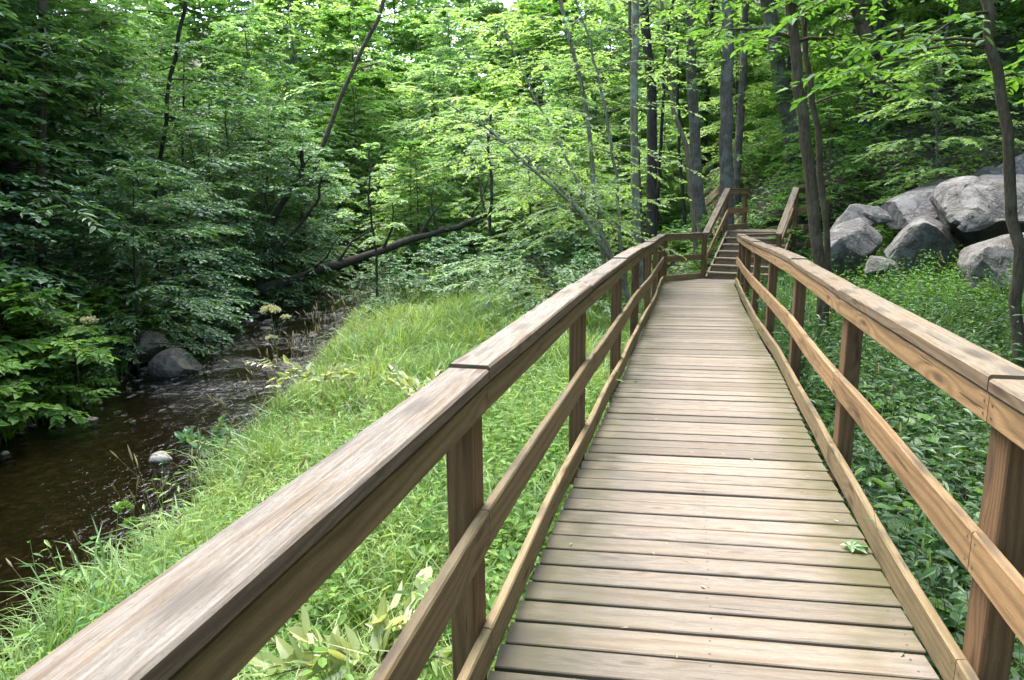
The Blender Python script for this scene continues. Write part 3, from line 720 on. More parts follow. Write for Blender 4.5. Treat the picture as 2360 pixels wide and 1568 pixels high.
px_tree('leaning_tree', 'tan leaning tree with arching side branches in the sunlit valley', [(700, 470), (760, 290), (794, 202), (831, 120), (869, 55), (890, -20)], 24, 12, 4, B_BROWN, L_BRIGHT, 35, cb=.45, Rad=3.0, nb=12, nt=6, nl=10, ll=.14, lw=.7, up0=.3, bias=(0.1, .6))
px_tree('sapling', 'thin dark sapling with a bare straight stem standing alone in the grass', [(1128, 655), (1130, 500), (1134, 400)], 20.8, 9, 1.5, B_DARK, L_BRIGHT, 36, cb=.6, Rad=1.3, nb=10, nt=6, nl=9, ll=.11, lw=.7)
px_tree('sapling', 'thin crooked sapling rooted where the grass meets the far stream bend', [(868, 690), (868, 585), (850, 480)], 17.5, 7, 1.2, B_DARK, L_BRIGHT, 37, cb=.45, Rad=1.2, nb=10, nt=6, nl=9, ll=.10, lw=.7)
px_tree('lichen_tree', 'pale lichen-spotted trunk just beyond the bend of the grey-topped railing', [(1476, 706), (1468, 540), (1462, 400), (1460, 250), (1462, 100), (1470, -50)], 15.6, 21, 5, B_PALE, L_YELLOW, 38, cb=.45, Rad=2.6, nb=18, nt=7, nl=11, ll=.10, lw=.72, kind='round', up0=.6, up1=1.1)
px_tree('slender_tree', 'slim brown stem close beside the pale lichen-spotted trunk', [(1484, 640), (1481, 557), (1469, 346), (1458, 200), (1452, 60)], 17.5, 10, 3, B_BROWN, L_YELLOW, 39, cb=.5, Rad=1.8, nb=12, nt=6, nl=10, ll=.10, lw=.72, kind='round')
px_tree('slender_tree', 'thin pale stem forking high, between the arching stems and the lichen-spotted trunk', [(1392, 610), (1385, 530), (1364, 410), (1361, 290), (1337, 188), (1310, 86), (1286, -20)], 15.2, 12, 3, B_PALE, L_YELLOW, 40, cb=.4, Rad=2.4, nb=16, nt=7, nl=11, ll=.095, lw=.72, kind='round')
px_tree('dark_tree', 'straight near-black trunk between the lichen-spotted trunk and the stair trees', [(1499, 560), (1500, 530), (1503, 340), (1503, 205), (1480, -20)], 21.5, 27, 5, B_DARK, L_BRIGHT, 41, cb=.5, Rad=2.8, nb=18, nt=7, nl=11, ll=.13, lw=.65)
px_tree('slender_tree', 'thin black stem growing tight against the straight near-black trunk', [(1510, 560), (1513, 500), (1525, 300), (1530, 180)], 22.0, 10, 2.5, B_DARK, L_BRIGHT, 42, cb=.5, Rad=1.6, nb=10, nt=6, nl=10, ll=.12, lw=.65)
px_tree('slender_tree', 'thin dark leaning stem on the bank left clear between black and tan trunks', [(1577, 500), (1566, 346), (1560, 150)], 24, 9, 3, B_DARK, L_BRIGHT, 43, cb=.55, Rad=1.8, nb=10, nt=6, nl=10, ll=.13, lw=.65)
px_tree('slender_tree', 'tan slanting trunk pressed against the thick grey trunk beside the steps', [(1605, 590), (1598, 493), (1584, 346), (1550, 250)], 21.0, 13, 3, B_TAN, L_BRIGHT, 44, cb=.6, Rad=2.0, nb=12, nt=6, nl=10, ll=.13, lw=.65)
px_tree('grey_tree', 'grey furrowed trunk leaning slightly behind the railing corner, first of the stair trees', [(1626, 550), (1622, 528), (1610, 463), (1603, 342), (1595, 205), (1590, -20)], 22.0, 28, 5, B_GREY, L_BRIGHT, 45, cb=.5, Rad=3.0, nb=18, nt=7, nl=11, ll=.14, lw=.62)
px_tree('grey_tree', 'thickest pale grey trunk, rising straight behind the sloping stair handrail', [(1677, 560), (1675, 535), (1673, 342), (1675, 205), (1678, -20)], 21.5, 34, 5, B_GREY, L_BRIGHT, 46, cb=.45, Rad=3.0, nb=18, nt=7, nl=11, ll=.14, lw=.62)
px_tree('grey_tree', 'mottled grey trunk with a slight curve just past the thickest trunk', [(1695, 470), (1697, 430), (1702, 342), (1713, 171), (1720, -20)], 24, 20, 5, B_GREY, L_BRIGHT, 47, cb=.5, Rad=2.6, nb=16, nt=7, nl=11, ll=.14, lw=.62)
px_tree('hill_tree', 'stout grey trunk leaning out of the hillside above the stairs', [(1828, 330), (1825, 308), (1808, 239), (1791, 137), (1764, -10)], 23, 38, 4, B_GREY, L_HILL, 48, cb=.55, Rad=2.8, nb=14, nt=7, nl=11, ll=.15, lw=.6)
px_tree('brown_tree', 'long brown curving trunk growing up close outside the orange-brown railing', [(1905, 800), (1893, 660), (1884, 551), (1873, 480), (1860, 342), (1846, 239), (1829, 102), (1822, -10)], 10.3, 30, 3.5, B_BROWN, L_HILL, 49, cb=.48, Rad=2.1, nb=16, nt=7, nl=10, ll=.13, lw=.52, up0=.3, up1=.9)
px_tree('brown_tree', 'thinner knotty stem paired with the long brown curving trunk', [(1922, 750), (1912, 640), (1904, 536), (1887, 342), (1873, 239), (1863, 137), (1849, -10)], 11.0, 16, 3, B_BROWN, L_HILL, 50, cb=.42, Rad=2.0, nb=14, nt=7, nl=10, ll=.13, lw=.52, up0=.4, up1=.9, bias=(0.2, .5))
px_tree('dark_tree', 'speckled dark trunk tilting in front of the largest boulder', [(2352, 900), (2350, 800), (2341, 536), (2324, 342), (2307, 205), (2283, 85), (2262, -30)], 7.4, 27, 3, B_BROWN, L_HILL, 51, cb=.45, Rad=1.9, nb=16, nt=6, nl=9, ll=.14, lw=.52, up0=.1, up1=.8, bias=(2.6, .45))
px_tree('hill_tree', 'pale peeling trunk slanting on the hillside above the boulders', [(2066, 245), (2061, 232), (2025, 150), (1988, 60), (1970, -10)], 22, 36, 3, B_TAN, L_HILL, 52, cb=.6, Rad=2.5, nb=12, nt=7, nl=11, ll=.15, lw=.6)
px_tree('hill_tree', 'thin grey trunk high on the hillside beside the peeling trunk', [(2060, 120), (2051, 65), (2046, -20)], 25, 22, 3, B_GREY, L_HILL, 53, cb=.6, Rad=2.3, nb=12, nt=7, nl=11, ll=.15, lw=.6)
px_tree('hill_tree', 'dark broad trunk at the top of the hillside over the boulders', [(2140, 180), (2132, 60), (2128, -20)], 24, 34, 3, B_DARK, L_HILL, 54, cb=.6, Rad=2.3, nb=12, nt=7, nl=11, ll=.15, lw=.6)

# arching many-stemmed tree by the railing bend
rg = np.random.default_rng(60); wd, lf = Acc(), Acc(); base = at(1455, 712, 14.3); base[2] = ground(base[0], base[1]) - .1
for k, (pts, Y1, dp) in enumerate([([(1455, 705), (1420, 620), (1330, 480), (1230, 395), (1130, 300), (1010, 225)], 13.2, 11), ([(1452, 700), (1400, 560), (1300, 440), (1200, 350), (1090, 290)], 16.0, 9),
        ([(1450, 690), (1410, 600), (1350, 470), (1290, 330), (1220, 200), (1160, 60)], 15.5, 10), ([(1446, 690), (1430, 560), (1420, 400), (1395, 240), (1350, 60), (1300, -60)], 14.3, 11)]):
    pth = np.array([base] + [at(x, y, yy_) for (x, y), yy_ in zip(pts, np.linspace(14.3, Y1, len(pts)))]) - base
    r0 = dp / FPX * 14.3 / 2
    a, l = grow(rg, pth, r0, r0 * .3, .34, 1.9, 20, 7, 12, .085, .62, 'ash', flat=.3, up0=.05, up1=.5, prof=lambda f: .55 + .45 * math.sin(math.pi * f), sides=6)
    for s_, d_ in ((a, wd), (l, lf)):
        for v, f_, t_ in zip(s_.V, s_.F, s_.T): pass
    va, fa, ta = np.concatenate(a.V), np.concatenate(a.F), np.concatenate(a.T); wd.add(va, fa, ta)
    vl, fl_, tl = np.concatenate(l.V), np.concatenate(l.F), np.concatenate(l.T); lf.add(vl, fl_, tl)
tree('arching_tree', 'many-stemmed tree arching low over the meadow from the railing bend', 'tree', None, base, wd, lf, B_PALE, L_YELLOW)

# low spreading sapling with flat sprays over the grass
rg = np.random.default_rng(61); base = at(1330, 742, 13.2); base[2] = ground(base[0], base[1]) - .05
pth = [np.zeros(3), np.array([-.2, 0, .6]), np.array([-.5, -.1, 1.0]), np.array([-.8, -.1, 1.3])]
wd, lf = grow(rg, pth, .03, .012, .3, 2.1, 16, 8, 14, .095, .6, 'ash', flat=.15, up0=.08, up1=.25, prof=lambda f: .75, bias=(3.14, .55))
tree('low_sapling', 'low sapling spreading flat pale sprays over the meadow grass', 'tree', None, base, wd, lf, B_BROWN, L_BRIGHT)

# fallen log across the stream
rg = np.random.default_rng(62); Yl = np.linspace(19, 24.5, 7)
lp = np.array([at(x, y, Y) for (x, y), Y in zip([(468, 700), (560, 680), (660, 650), (770, 615), (880, 578), (1010, 535), (1120, 498)], Yl)] + [at(1205, 478, 25), at(1275, 462, 25.4)])
lp[0][2] -= .1; base = lp[0].copy(); root = empty('fallen_log', tuple(base), 'dark mossy fallen trunk lying slantwise across the stream', 'log')
A_ = Acc(); q = resample(lp - base, 24); q[1:-1] += rg.normal(0, .035, (22, 3)); A_.add(*tube(q, np.linspace(.18, .06, 24) * (1 + .1 * np.sin(np.arange(24) * 1.7)), 10)); A_.obj('trunk', B_DARK, root, True)
for (x0, y0, i_), tip in zip([(880, 578, 4), (960, 552, 5), (1010, 535, 5), (1075, 513, 6), (770, 615, 3), (1120, 498, 6), (700, 640, 2)], [(905, 470), (1040, 440), (1000, 415), (1130, 400), (880, 520), (1095, 370), (790, 530)]):
    A_ = Acc(); e = at(tip[0], tip[1], Yl[i_] + rg.normal(0, .4)); s0 = at(x0, y0, Yl[i_])
    mid_ = (s0 + e) / 2 + rg.normal(0, .12, 3); A_.add(*tube(resample([s0 - base, mid_ - base, e - base], 7) + rg.normal(0, .02, (7, 3)), np.linspace(.055, .015, 7), 5)); A_.obj('dead_branch', B_DARK, root, True)

# far woods closing the valley and the slopes: one mass
rg = np.random.default_rng(63); Ps, Ds, Ls = [], [], []
for _ in range(11000):
    a = rg.uniform(-1.15, 1.15); rr = rg.uniform(46, 66); x = math.sin(a) * rr * 1.0; y = math.cos(a) * rr
    Ps.append((x, y, float(ground(x, y)) + rg.uniform(0, 19))); th = rg.uniform(0, 6.28); Ds.append((math.cos(th), math.sin(th), rg.normal(0, .15))); Ls.append(rg.uniform(1.2, 2.6))
lf = Acc(); limb_leaves(rg, np.array(Ps), unit(np.array(Ds)), np.array(Ls), 18, .5, .6, 'ash', .4, lf, None, 0)
tag(lf.obj('far_woods', L_BRIGHT), 'sunlit woodland closing the far end of the valley', 'woods', kind='stuff')

rg = np.random.default_rng(64); n = 9000; y = 24.5 + 22 * rg.random(n); x = rg.uniform(-.34, .24, n) * y; k = np.abs(x - xs(y)) > .6; x, y = x[k], y[k]; n = len(x)
zt = np.interp(y, [24, 28, 34, 40, 47], [1.8, 3.8, 7.0, 10, 13]) * rg.random(n) ** .8; th = rg.uniform(0, 6.28, n); lf = Acc()
limb_leaves(rg, np.stack([x, y, ground(x, y) + .1 + zt], 1), unit(np.stack([np.cos(th), np.sin(th), rg.normal(.05, .15, n)], 1)), rg.uniform(.5, 1.3, n), 16, .17, .62, 'ash', .45, lf, None, 0)
tag(lf.obj('thicket', L_YELLOW), 'pale sunlit thicket filling the valley between the trees', 'thicket', kind='stuff')

# hillside ground cover: leaf carpet
def carpet(name, n, box, keep, ll, lw, hmin, hmax, mat, seed, label, cat, kind='ash', wt=.35):
    rg = np.random.default_rng(seed)
    x = rg.uniform(box[0], box[1], n); y = rg.uniform(box[2], box[3], n); k = keep(x, y) & (rg.random(n) < (.35 + .65 * smooth(-.3, .3, gnoise(x * .9, y * .9))))
    x, y = x[k], y[k]; m = len(x)
    z = ground(x, y) + rg.uniform(hmin, hmax, m) * (.5 + .5 * smooth(-.5, .5, gnoise(x * 2, y * 2)))
    th = rg.uniform(0, 6.28, m); D = np.stack([np.cos(th), np.sin(th), rg.normal(-.1, .25, m)], 1); N = np.tile([0., 0, 1], (m, 1)) + rg.normal(0, wt, (m, 3))
    L = ll * rg.uniform(.5, 1.3, m) * np.clip(.7 + y / 40, .7, 2); V, F = leaves(np.stack([x, y, z], 1), D, N, L, L * lw, kind=kind)
    return tag(mesh_np(name, V, F, mat=mat, tint=np.repeat(np.clip(rg.random(m) * .6 + .4 * smooth(-.4, .4, gnoise(x, y)), 0, 1), 6)), label, cat, kind='stuff')
inwalk = lambda x, y: (x > xl(y) - .12) & (x < xr(y) + .10) & (y < 17)
onstair = lambda x, y: (np.abs((x - 5.5 - (y - 17.1) * .617)) < 1.25) & (y > 16) & (y < 20.8)
carpet('hillside_groundcover', 120000, (4, 24, 15, 42), lambda x, y: ~inwalk(x, y) & ~onstair(x, y) & (x > xr(np.minimum(y, 15)) + .3) & ~((np.abs(x - (6.15 + (y - 19) * .18)) < .5) & (y > 18.5) & (y < 32)), .13, .55, .03, .38, L_HILL, 70, 'leafy green ground cover over the hillside', 'ground cover')
carpet('bank_groundcover', 42000, (-20, -6.2, 5, 34), lambda x, y: x < xs(y) - np.interp(y, SY, SW) - .25, .12, .6, .03, .5, L_ASH, 71, 'shaded leafy ground cover on the far bank', 'ground cover')
carpet('valley_groundcover', 50000, (-9, 8, 19, 48), lambda x, y: (np.abs(x - xs(y)) > np.interp(y, SY, SW) + .3) & ~onstair(x, y) & ~inwalk(x, y), .14, .5, .03, .5, L_BRIGHT, 72, 'leafy undergrowth on the valley floor beyond the meadow', 'undergrowth')

# meadow grass
def edge_h(x, y):
    return 1 - .55 * (1 - smooth(.2, 1.8, x - xs(y) - np.interp(y, SY, SW))) * smooth(7, 11, y) * (x > xs(y))
def grass(name, n, sampler, hgt, wid, mat, seed, label, lean=.55, seg=3, kind='stuff', hvar=(.5, 1.25), cat='grass'):
    rg = np.random.default_rng(seed); x, y = sampler(rg, n); m = len(x); z = ground(x, y) - .02
    h = hgt * edge_h(x, y) * rg.uniform(hvar[0], hvar[1], m) * (.55 + .7 * smooth(-.5, .5, gnoise(x * 1.4 + 3, y * 1.4))); th = rg.uniform(0, 6.28, m); ln = lean * rg.uniform(.25, 1.5, m)
    dx = np.stack([np.cos(th), np.sin(th), np.zeros(m)], 1); sd = np.stack([-np.sin(th), np.cos(th), np.zeros(m)], 1)
    tw = rg.uniform(-.9, .9, m); sd = sd * np.cos(tw)[:, None] + dx * np.sin(tw)[:, None]
    wv = wid * rg.uniform(.6, 1.4, m) * np.clip(.75 + y * .055, .8, 2.2)
    V = np.empty((m, 7, 3)); P = np.stack([x, y, z], 1)
    for k, t in enumerate((0, .45, .8)):
        c_ = P + dx * (ln * h * t ** 2)[:, None]; c_[:, 2] += h * (t - .28 * ln * t ** 2.5); ww = (wv * (.8, 1, .62)[k] / 2)[:, None]
        V[:, 2 * k] = c_ - sd * ww; V[:, 2 * k + 1] = c_ + sd * ww
    tipp = P + dx * (ln * h * 1.05)[:, None]; tipp[:, 2] += h * (1 - .42 * ln); V[:, 6] = tipp
    o = np.arange(m)[:, None] * 7; F4 = np.concatenate([o + [0, 1, 3, 2], o + [2, 3, 5, 4]]); F3 = o + [4, 5, 6]
    tv = np.clip(rg.random(m) * .6 + .4 * smooth(-.5, .5, gnoise(x * .8, y * .8)), 0, 1)
    return tag(mesh_np(name, V.reshape(-1, 3), F4, F3, mat=mat, tint=np.repeat(tv, 7)), label, cat, kind=kind)
def s_meadow(rg, n):
    y = 1.2 + 15 * rg.random(n) ** 1.35; x0 = xs(y) + np.interp(y, SY, SW) + .1; x1 = xl(y) - .02
    x = x0 + (x1 - x0) * rg.random(n); k = (rg.random(n) < np.clip((x - x0) / .4, .3, 1)); return x[k], y[k]
def s_far(rg, n):
    y = rg.uniform(16, 44, n); x = rg.uniform(-6, 4.5, n); k = (x > xs(y) + np.interp(y, SY, SW) + .1) & ~inwalk(x, y) & ~onstair(x, y); return x[k], y[k]
def s_right(rg, n):
    y = 1.0 + 15.5 * rg.random(n) ** 1.2; x = xr(y) + .12 + rg.random(n) ** .8 * np.interp(y, [1, 6, 16], [4.5, 4.5, 3.2]); k = rg.random(n) < .14 + .86 * smooth(4.5, 10, y); return x[k], y[k]
def s_bank(rg, n):
    y = rg.uniform(5, 24, n); x = xs(y) - np.interp(y, SY, SW) - .15 - rg.random(n) * 1.2; return x, y
grass('meadow_grass', 105000, s_meadow, .42, .0085, L_GRASS, 80, 'bright lush meadow grass between the stream and the walkway', lean=.6, hvar=(.35, 1.5))
grass('meadow_grass', 17000, s_meadow, .52, .0135, L_BLADE, 84, 'broad arching pale blades standing through the meadow grass', lean=.95, hvar=(.4, 1.4))
grass('valley_grass', 30000, s_far, .42, .014, L_GRASS, 81, 'tall grass on the valley floor past the fallen log')
grass('boulder_grass', 9500, s_right, .66, .010, L_WEED, 82, 'long weedy grass between the railing and the boulders')
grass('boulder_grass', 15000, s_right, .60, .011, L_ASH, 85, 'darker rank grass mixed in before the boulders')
grass('bank_grass', 9000, s_bank, .45, .012, L_WEED, 83, 'rough grass fringing the shaded far bank')

def weeds(name, spots, hgt, nlv, ll, lw, mat, seed, label, kind='ash', cat='weeds'):
    """upright leafy stems"""
    rg = np.random.default_rng(seed); x, y = spots; m = len(x); z = ground(x, y) - .02; h = hgt * rg.uniform(.5, 1.25, m)
    th0 = rg.uniform(0, 6.28, m); lean = rg.normal(0, .16, (m, 2)); lf = Acc()
    top = np.stack([x + lean[:, 0] * h, y + lean[:, 1] * h, z + h], 1); bot = np.stack([x, y, z], 1)
    t = np.linspace(.25, 1, nlv)[None]; P = bot[:, None] + (top - bot)[:, None] * t[..., None]
    th = th0[:, None] + np.arange(nlv)[None] * 2.5; D = np.stack([np.cos(th), np.sin(th), rg.normal(.15, .25, th.shape)], -1).reshape(-1, 3)
    L = (ll * rg.uniform(.6, 1.25, th.shape) * (1.15 - .5 * t)).ravel(); N = np.tile([0., 0, 1], (len(D), 1)) + rg.normal(0, .25, (len(D), 3))
    V, F = leaves(P.reshape(-1, 3), D, N, L, L * lw, kind=kind, droop=.2); lf.add(V, F, np.repeat(np.clip(np.repeat(rg.random(m), nlv) * .5 + rg.random(m * nlv) * .5, 0, 1), 6))
    sw = np.array([.0022, 0, 0]); sv = np.stack([bot - sw, bot + sw, top + sw * .4, top - sw * .4], 1); o = np.arange(m)[:, None] * 4
    lf.add(sv.reshape(-1, 3), o + [0, 1, 2, 3], np.full(m * 4, .2)); return tag(lf.obj(name, mat), label, cat, kind='stuff')
rg = np.random.default_rng(90)
def by_rail(n, far, p=1.6):
    y = 1.2 + 6 * rg.random(n) ** 1.3; x = xl(y) - .06 - rg.random(n) ** p * far; k = gnoise(x * 1.6 + 5, y * 1.6) > rg.uniform(-.55, .35, n); return x[k], y[k]
weeds('broadleaf_weeds', by_rail(2600, 2.2), .50, 8, .080, .40, L_WEED, 91, 'leafy broad-bladed weeds growing in the grass under the railing')
weeds('jewelweed', by_rail(1100, 2.6), .62, 9, .095, .52, L_WEED, 97, 'pale green soft-leaved weeds among the grass beside the railing', 'round')
weeds('tall_weeds', by_rail(700, 3.2, 1.0), .78, 11, .12, .22, L_BLADE, 98, 'tall narrow-leaved weed stems rising through the meadow grass')
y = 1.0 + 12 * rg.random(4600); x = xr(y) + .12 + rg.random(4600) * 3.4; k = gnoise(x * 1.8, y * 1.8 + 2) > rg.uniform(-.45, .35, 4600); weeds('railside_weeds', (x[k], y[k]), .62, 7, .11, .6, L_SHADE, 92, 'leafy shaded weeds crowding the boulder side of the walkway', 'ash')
y = 1.2 + 11 * rg.random(650); x = xr(y) + .15 + rg.random(650) ** 1.4 * 3; weeds('railside_weeds', (x, y), .95, 11, .13, .30, L_ASH, 100, 'tall narrow-leaved shaded weeds rising beside the walkway')
y = 1.2 + 8 * rg.random(240); x = xr(y) + .2 + rg.random(240) * 2.5; weeds('railside_weeds', (x, y), .5, 5, .17, .85, L_HILL, 105, 'large round-leaved plants scattered among the shaded weeds', 'round')
y = 9.5 + 4.2 * rg.random(900); x = xr(y) + 1.2 + rg.random(900) * 4.2; weeds('boulder_weeds', (x, y), .80, 9, .10, .42, L_HILL, 99, 'taller leafy weeds growing up against the boulders')
y = rg.uniform(6, 22, 1500); weeds('bank_weeds', (xs(y) - np.interp(y, SY, SW) - .2 - rg.random(1500) * 1.6, y), .8, 8, .12, .5, L_ASH, 93, 'leafy weeds on the shaded far bank')
def seedheads(n, samp, seed, label, name):
    rg = np.random.default_rng(seed); x, y = samp(rg, n); m = len(x); z = ground(x, y); ac = Acc()
    for i in range(m):
        h = rg.uniform(.55, .95); b_ = rg.normal(0, .22, 2); p_ = np.array([[0, 0, 0], [b_[0] * .3, b_[1] * .3, h * .6], [b_[0], b_[1], h]]) + [x[i], y[i], z[i]]
        ac.add(*tube(p_, [.0022, .0018, .0012], 3), np.full(9, .2))
        d_ = unit(p_[2] - p_[1]); hl = rg.uniform(.07, .13); ac.add(*tube(np.array([p_[2], p_[2] + d_ * hl * .35, p_[2] + d_ * hl * .7, p_[2] + d_ * hl]), [.003, .008, .006, .001], 5), np.full(20, rg.random()))
    return tag(ac.obj(name, L_STRAW), label, 'grass', kind='stuff')
def s_edge(rg, n):
    y = 4 + 16 * rg.random(n); return xs(y) + np.interp(y, SY, SW) + .15 + rg.random(n) ** 2 * 2.5, y
seedheads(330, s_edge, 95, 'straw-coloured seed heads standing over the stream-side grass', 'seed_grass')
def s_r2(rg, n):
    y = rg.uniform(4, 14, n); return xr(y) + .6 + rg.random(n) * 3.6, y
seedheads(70, s_r2, 96, 'straw-coloured seed heads in the grass before the boulders', 'seed_grass')

rg = np.random.default_rng(121); ac = Acc()
for _ in range(420):
    y = rg.uniform(1.2, 9); x = float(xr(y)) + .15 + rg.random() * 2.6; z = float(ground(x, y)); a = rg.uniform(0, 6.28); L_ = rg.uniform(.3, .9); e = rg.uniform(.0, 1.2)
    p_ = np.array([x, y, z + .01]); q_ = p_ + L_ * np.array([math.cos(a) * math.cos(e), math.sin(a) * math.cos(e), math.sin(e)]); m_ = (p_ + q_) / 2 + rg.normal(0, .04, 3); ac.add(*tube([p_, m_, q_], [.004, .003, .0015], 4))
tag(ac.obj('dead_twigs', B_BROWN), 'dead twigs and dry stems on the dark soil beside the walkway', 'twigs', kind='stuff')
# flowering umbel plants, yellowing weeds, wilted branch
def umbel(label, p, h, heads, seed, pale=False):
    rg = np.random.default_rng(seed); p = np.array(p, float); p[2] = ground(p[0], p[1]); r = empty('umbel_plant', tuple(p), label, 'flower')
    st = Acc(); st.add(*tube(np.array([[0, 0, -.05], [.02, 0, h * .55], [0, .01, h * .8]]), [.012, .010, .007], 6))
    for dx, dz, rad in heads:
        e = np.array([dx, rg.normal(0, .04), h + dz]); st.add(*tube(np.array([[0.01, 0, h * .62], e * [.6, .6, 1] + [0, 0, -.12], e]), [.006, .005, .004], 5))
        hd = Acc()
        for _ in range(int(46 * rad / .12)):
            v = unit(rg.normal(0, 1, 3)) * [1, 1, .55]; v[2] = abs(v[2]) * 1.0 - .1; c_ = e + v * rad; st.add(*tube(np.array([e - [0, 0, .02], c_]), [.002, .0015], 3))
            q_ = c_ + rg.normal(0, rad * .13, (9, 3)); dd = unit(rg.normal(0, 1, (9, 3)) + [0, 0, .6]); V, F = leaves(q_, dd, rg.normal(0, 1, (9, 3)), np.full(9, .022), np.full(9, .018), kind='round'); hd.add(V, F, np.full(54, rg.random()))
        hd.obj('flower_head', L_UMBEL if h > .9 else L_WEED, r)
    st.obj('stem', B_BROWN if not pale else L_WEED, r)
    lv = Acc()
    for k in range(5):
        a = rg.uniform(0, 6.28); q0 = np.array([0, 0, h * rg.uniform(.12, .4)]); D0 = np.array([math.cos(a), math.sin(a), .25])
        for j in range(9):
            s_ = .1 + .045 * j; c_ = q0 + D0 * s_; an = a + (1 if j % 2 else -1) * .9; V, F = leaves(c_[None], np.array([[math.cos(an), math.sin(an), -.1]]), np.array([[0, 0, 1.]]), np.array([.13]), np.array([.065])); lv.add(V, F, np.full(6, rg.random()))
    lv.obj('foliage', L_PALE if pale else L_WEED, r)
umbel('tall umbel with two round pale yellow flower heads standing before the dark water', (-3.95, 11.5, 0), 1.28, [(-.03, .16, .14), (.20, .03, .075), (-.06, -.30, .075)], 101, True)
umbel('umbel with spread greenish-tan flower heads among the far-bank bushes', (-6.5, 10.2, 0), 1.45, [(-.1, .05, .11), (.14, -.08, .09), (.3, .06, .10), (-.3, .03, .07)], 102)
umbel('small drooping green umbel by the stream edge in the near grass', (-3.35, 5.6, 0), .62, [(0, .02, .06), (.12, -.06, .045)], 103)
def wilt(name, label, p, n, spread, seed, mat=L_PALE, L0=.155):
    rg = np.random.default_rng(seed); p = np.array(p, float); p[2] = ground(p[0], p[1]) + .42; r = empty(name, tuple(p), label, 'branch')
    tw, lv = Acc(), Acc()
    for k in range(n):
        a = rg.uniform(0, 6.28); e = np.array([math.cos(a), math.sin(a) * .8, 0]) * spread * rg.uniform(.5, 1) + [0, 0, rg.uniform(-.02, .22)]
        tw.add(*tube(np.array([[0, 0, 0], e * .5 + [0, 0, .06], e]), [.007, .005, .002], 4)); m = 11; t = np.linspace(.2, 1, m)[:, None]; P = e * t + [0, 0, .05]
        V, F = leaves(P, unit(e) + rg.normal(0, .7, (m, 3)), rg.normal(0, 1, (m, 3)) + [0, 0, .6], L0 * rg.uniform(.6, 1.1, m), L0 * .5 * rg.uniform(.7, 1.1, m), droop=.25); lv.add(V, F, np.repeat(rg.random(m), 6))
    tw.obj('twig', B_BROWN, r); lv.obj('foliage', mat, r)
wilt('wilted_branch', 'cut branch with wilted pale leaves lying in the grass below the first railing post', (-.62, 2.75, 0), 8, .50, 111)
wilt('wilted_branch', 'pale yellowing leafy branch lying in the meadow behind the railing', (-.95, 7.2, 0), 7, .55, 112)
wilt('wilted_branch', 'yellowed clump of leaves flattened in the middle of the meadow', (-2.4, 8.6, 0), 8, .6, 113)
wilt('green_clump', 'fresh blue-green leafy clump reaching over the stream beside the pale stone', (-3.45, 7.6, 0), 9, .45, 114, L_ROUND, .15)

# ---- rocks
def rock(name, label, c, size, seed, mat, pts=None, rz=0., rough=.10, sub=3, cat='boulder', cuts=7):
    rg = np.random.default_rng(seed); bm = bmesh.new()
    bmesh.ops.create_icosphere(bm, subdivisions=4, radius=1.0)
    planes = [(unit(rg.normal(0, 1, 3) + [0, 0, .3]), rg.uniform(.55, .82)) for _ in range(cuts)] + [(unit(np.array(n_, float)), d_) for n_, d_ in (pts or [])]
    for v in bm.verts:
        p_ = np.array(v.co)
        for n_, d_ in planes:
            e = p_ @ n_ - d_
            if e > 0: p_ = p_ - n_ * e * .96
        q_ = p_ * 2.3 + seed
        dn = sum(math.sin(q_[0] * f + q_[1] * f * .7 + k) * math.sin(q_[2] * f * 1.1 + q_[1] * f * .4 + 2 * k) / f for k, f in enumerate((1.2, 2.7, 5.3, 9.7, 17.)))
        v.co = Vector(p_ * (1 + rough * dn))
    me = bpy.data.meshes.new(name); bm.to_mesh(me); bm.free()
    co = np.empty(len(me.vertices) * 3, dtype=np.float32); me.vertices.foreach_get('co', co); co = co.reshape(-1, 3) * np.array(size, dtype=np.float32)
    ca, sa = math.cos(rz), math.sin(rz); co = np.stack([co[:, 0] * ca - co[:, 1] * sa, co[:, 0] * sa + co[:, 1] * ca, co[:, 2]], 1)
    me.vertices.foreach_set('co', co.ravel()); me.materials.append(mat)
    me.polygons.foreach_set('use_smooth', np.ones(len(me.polygons), dtype=bool))
    try: me.set_sharp_from_angle(angle=R(24))
    except Exception: pass
    o = bpy.data.objects.new(name, me); o.location = tuple(c); col.objects.link(o); return tag(o, label, cat, 'boulders beside the walkway' if mat == ROCK else 'stones in the stream')
import bmesh
def z7(x, y, Y): return at((3000 + x / 1.96) / 1.7357, (600 + y / 1.96) / 1.7357, Y)
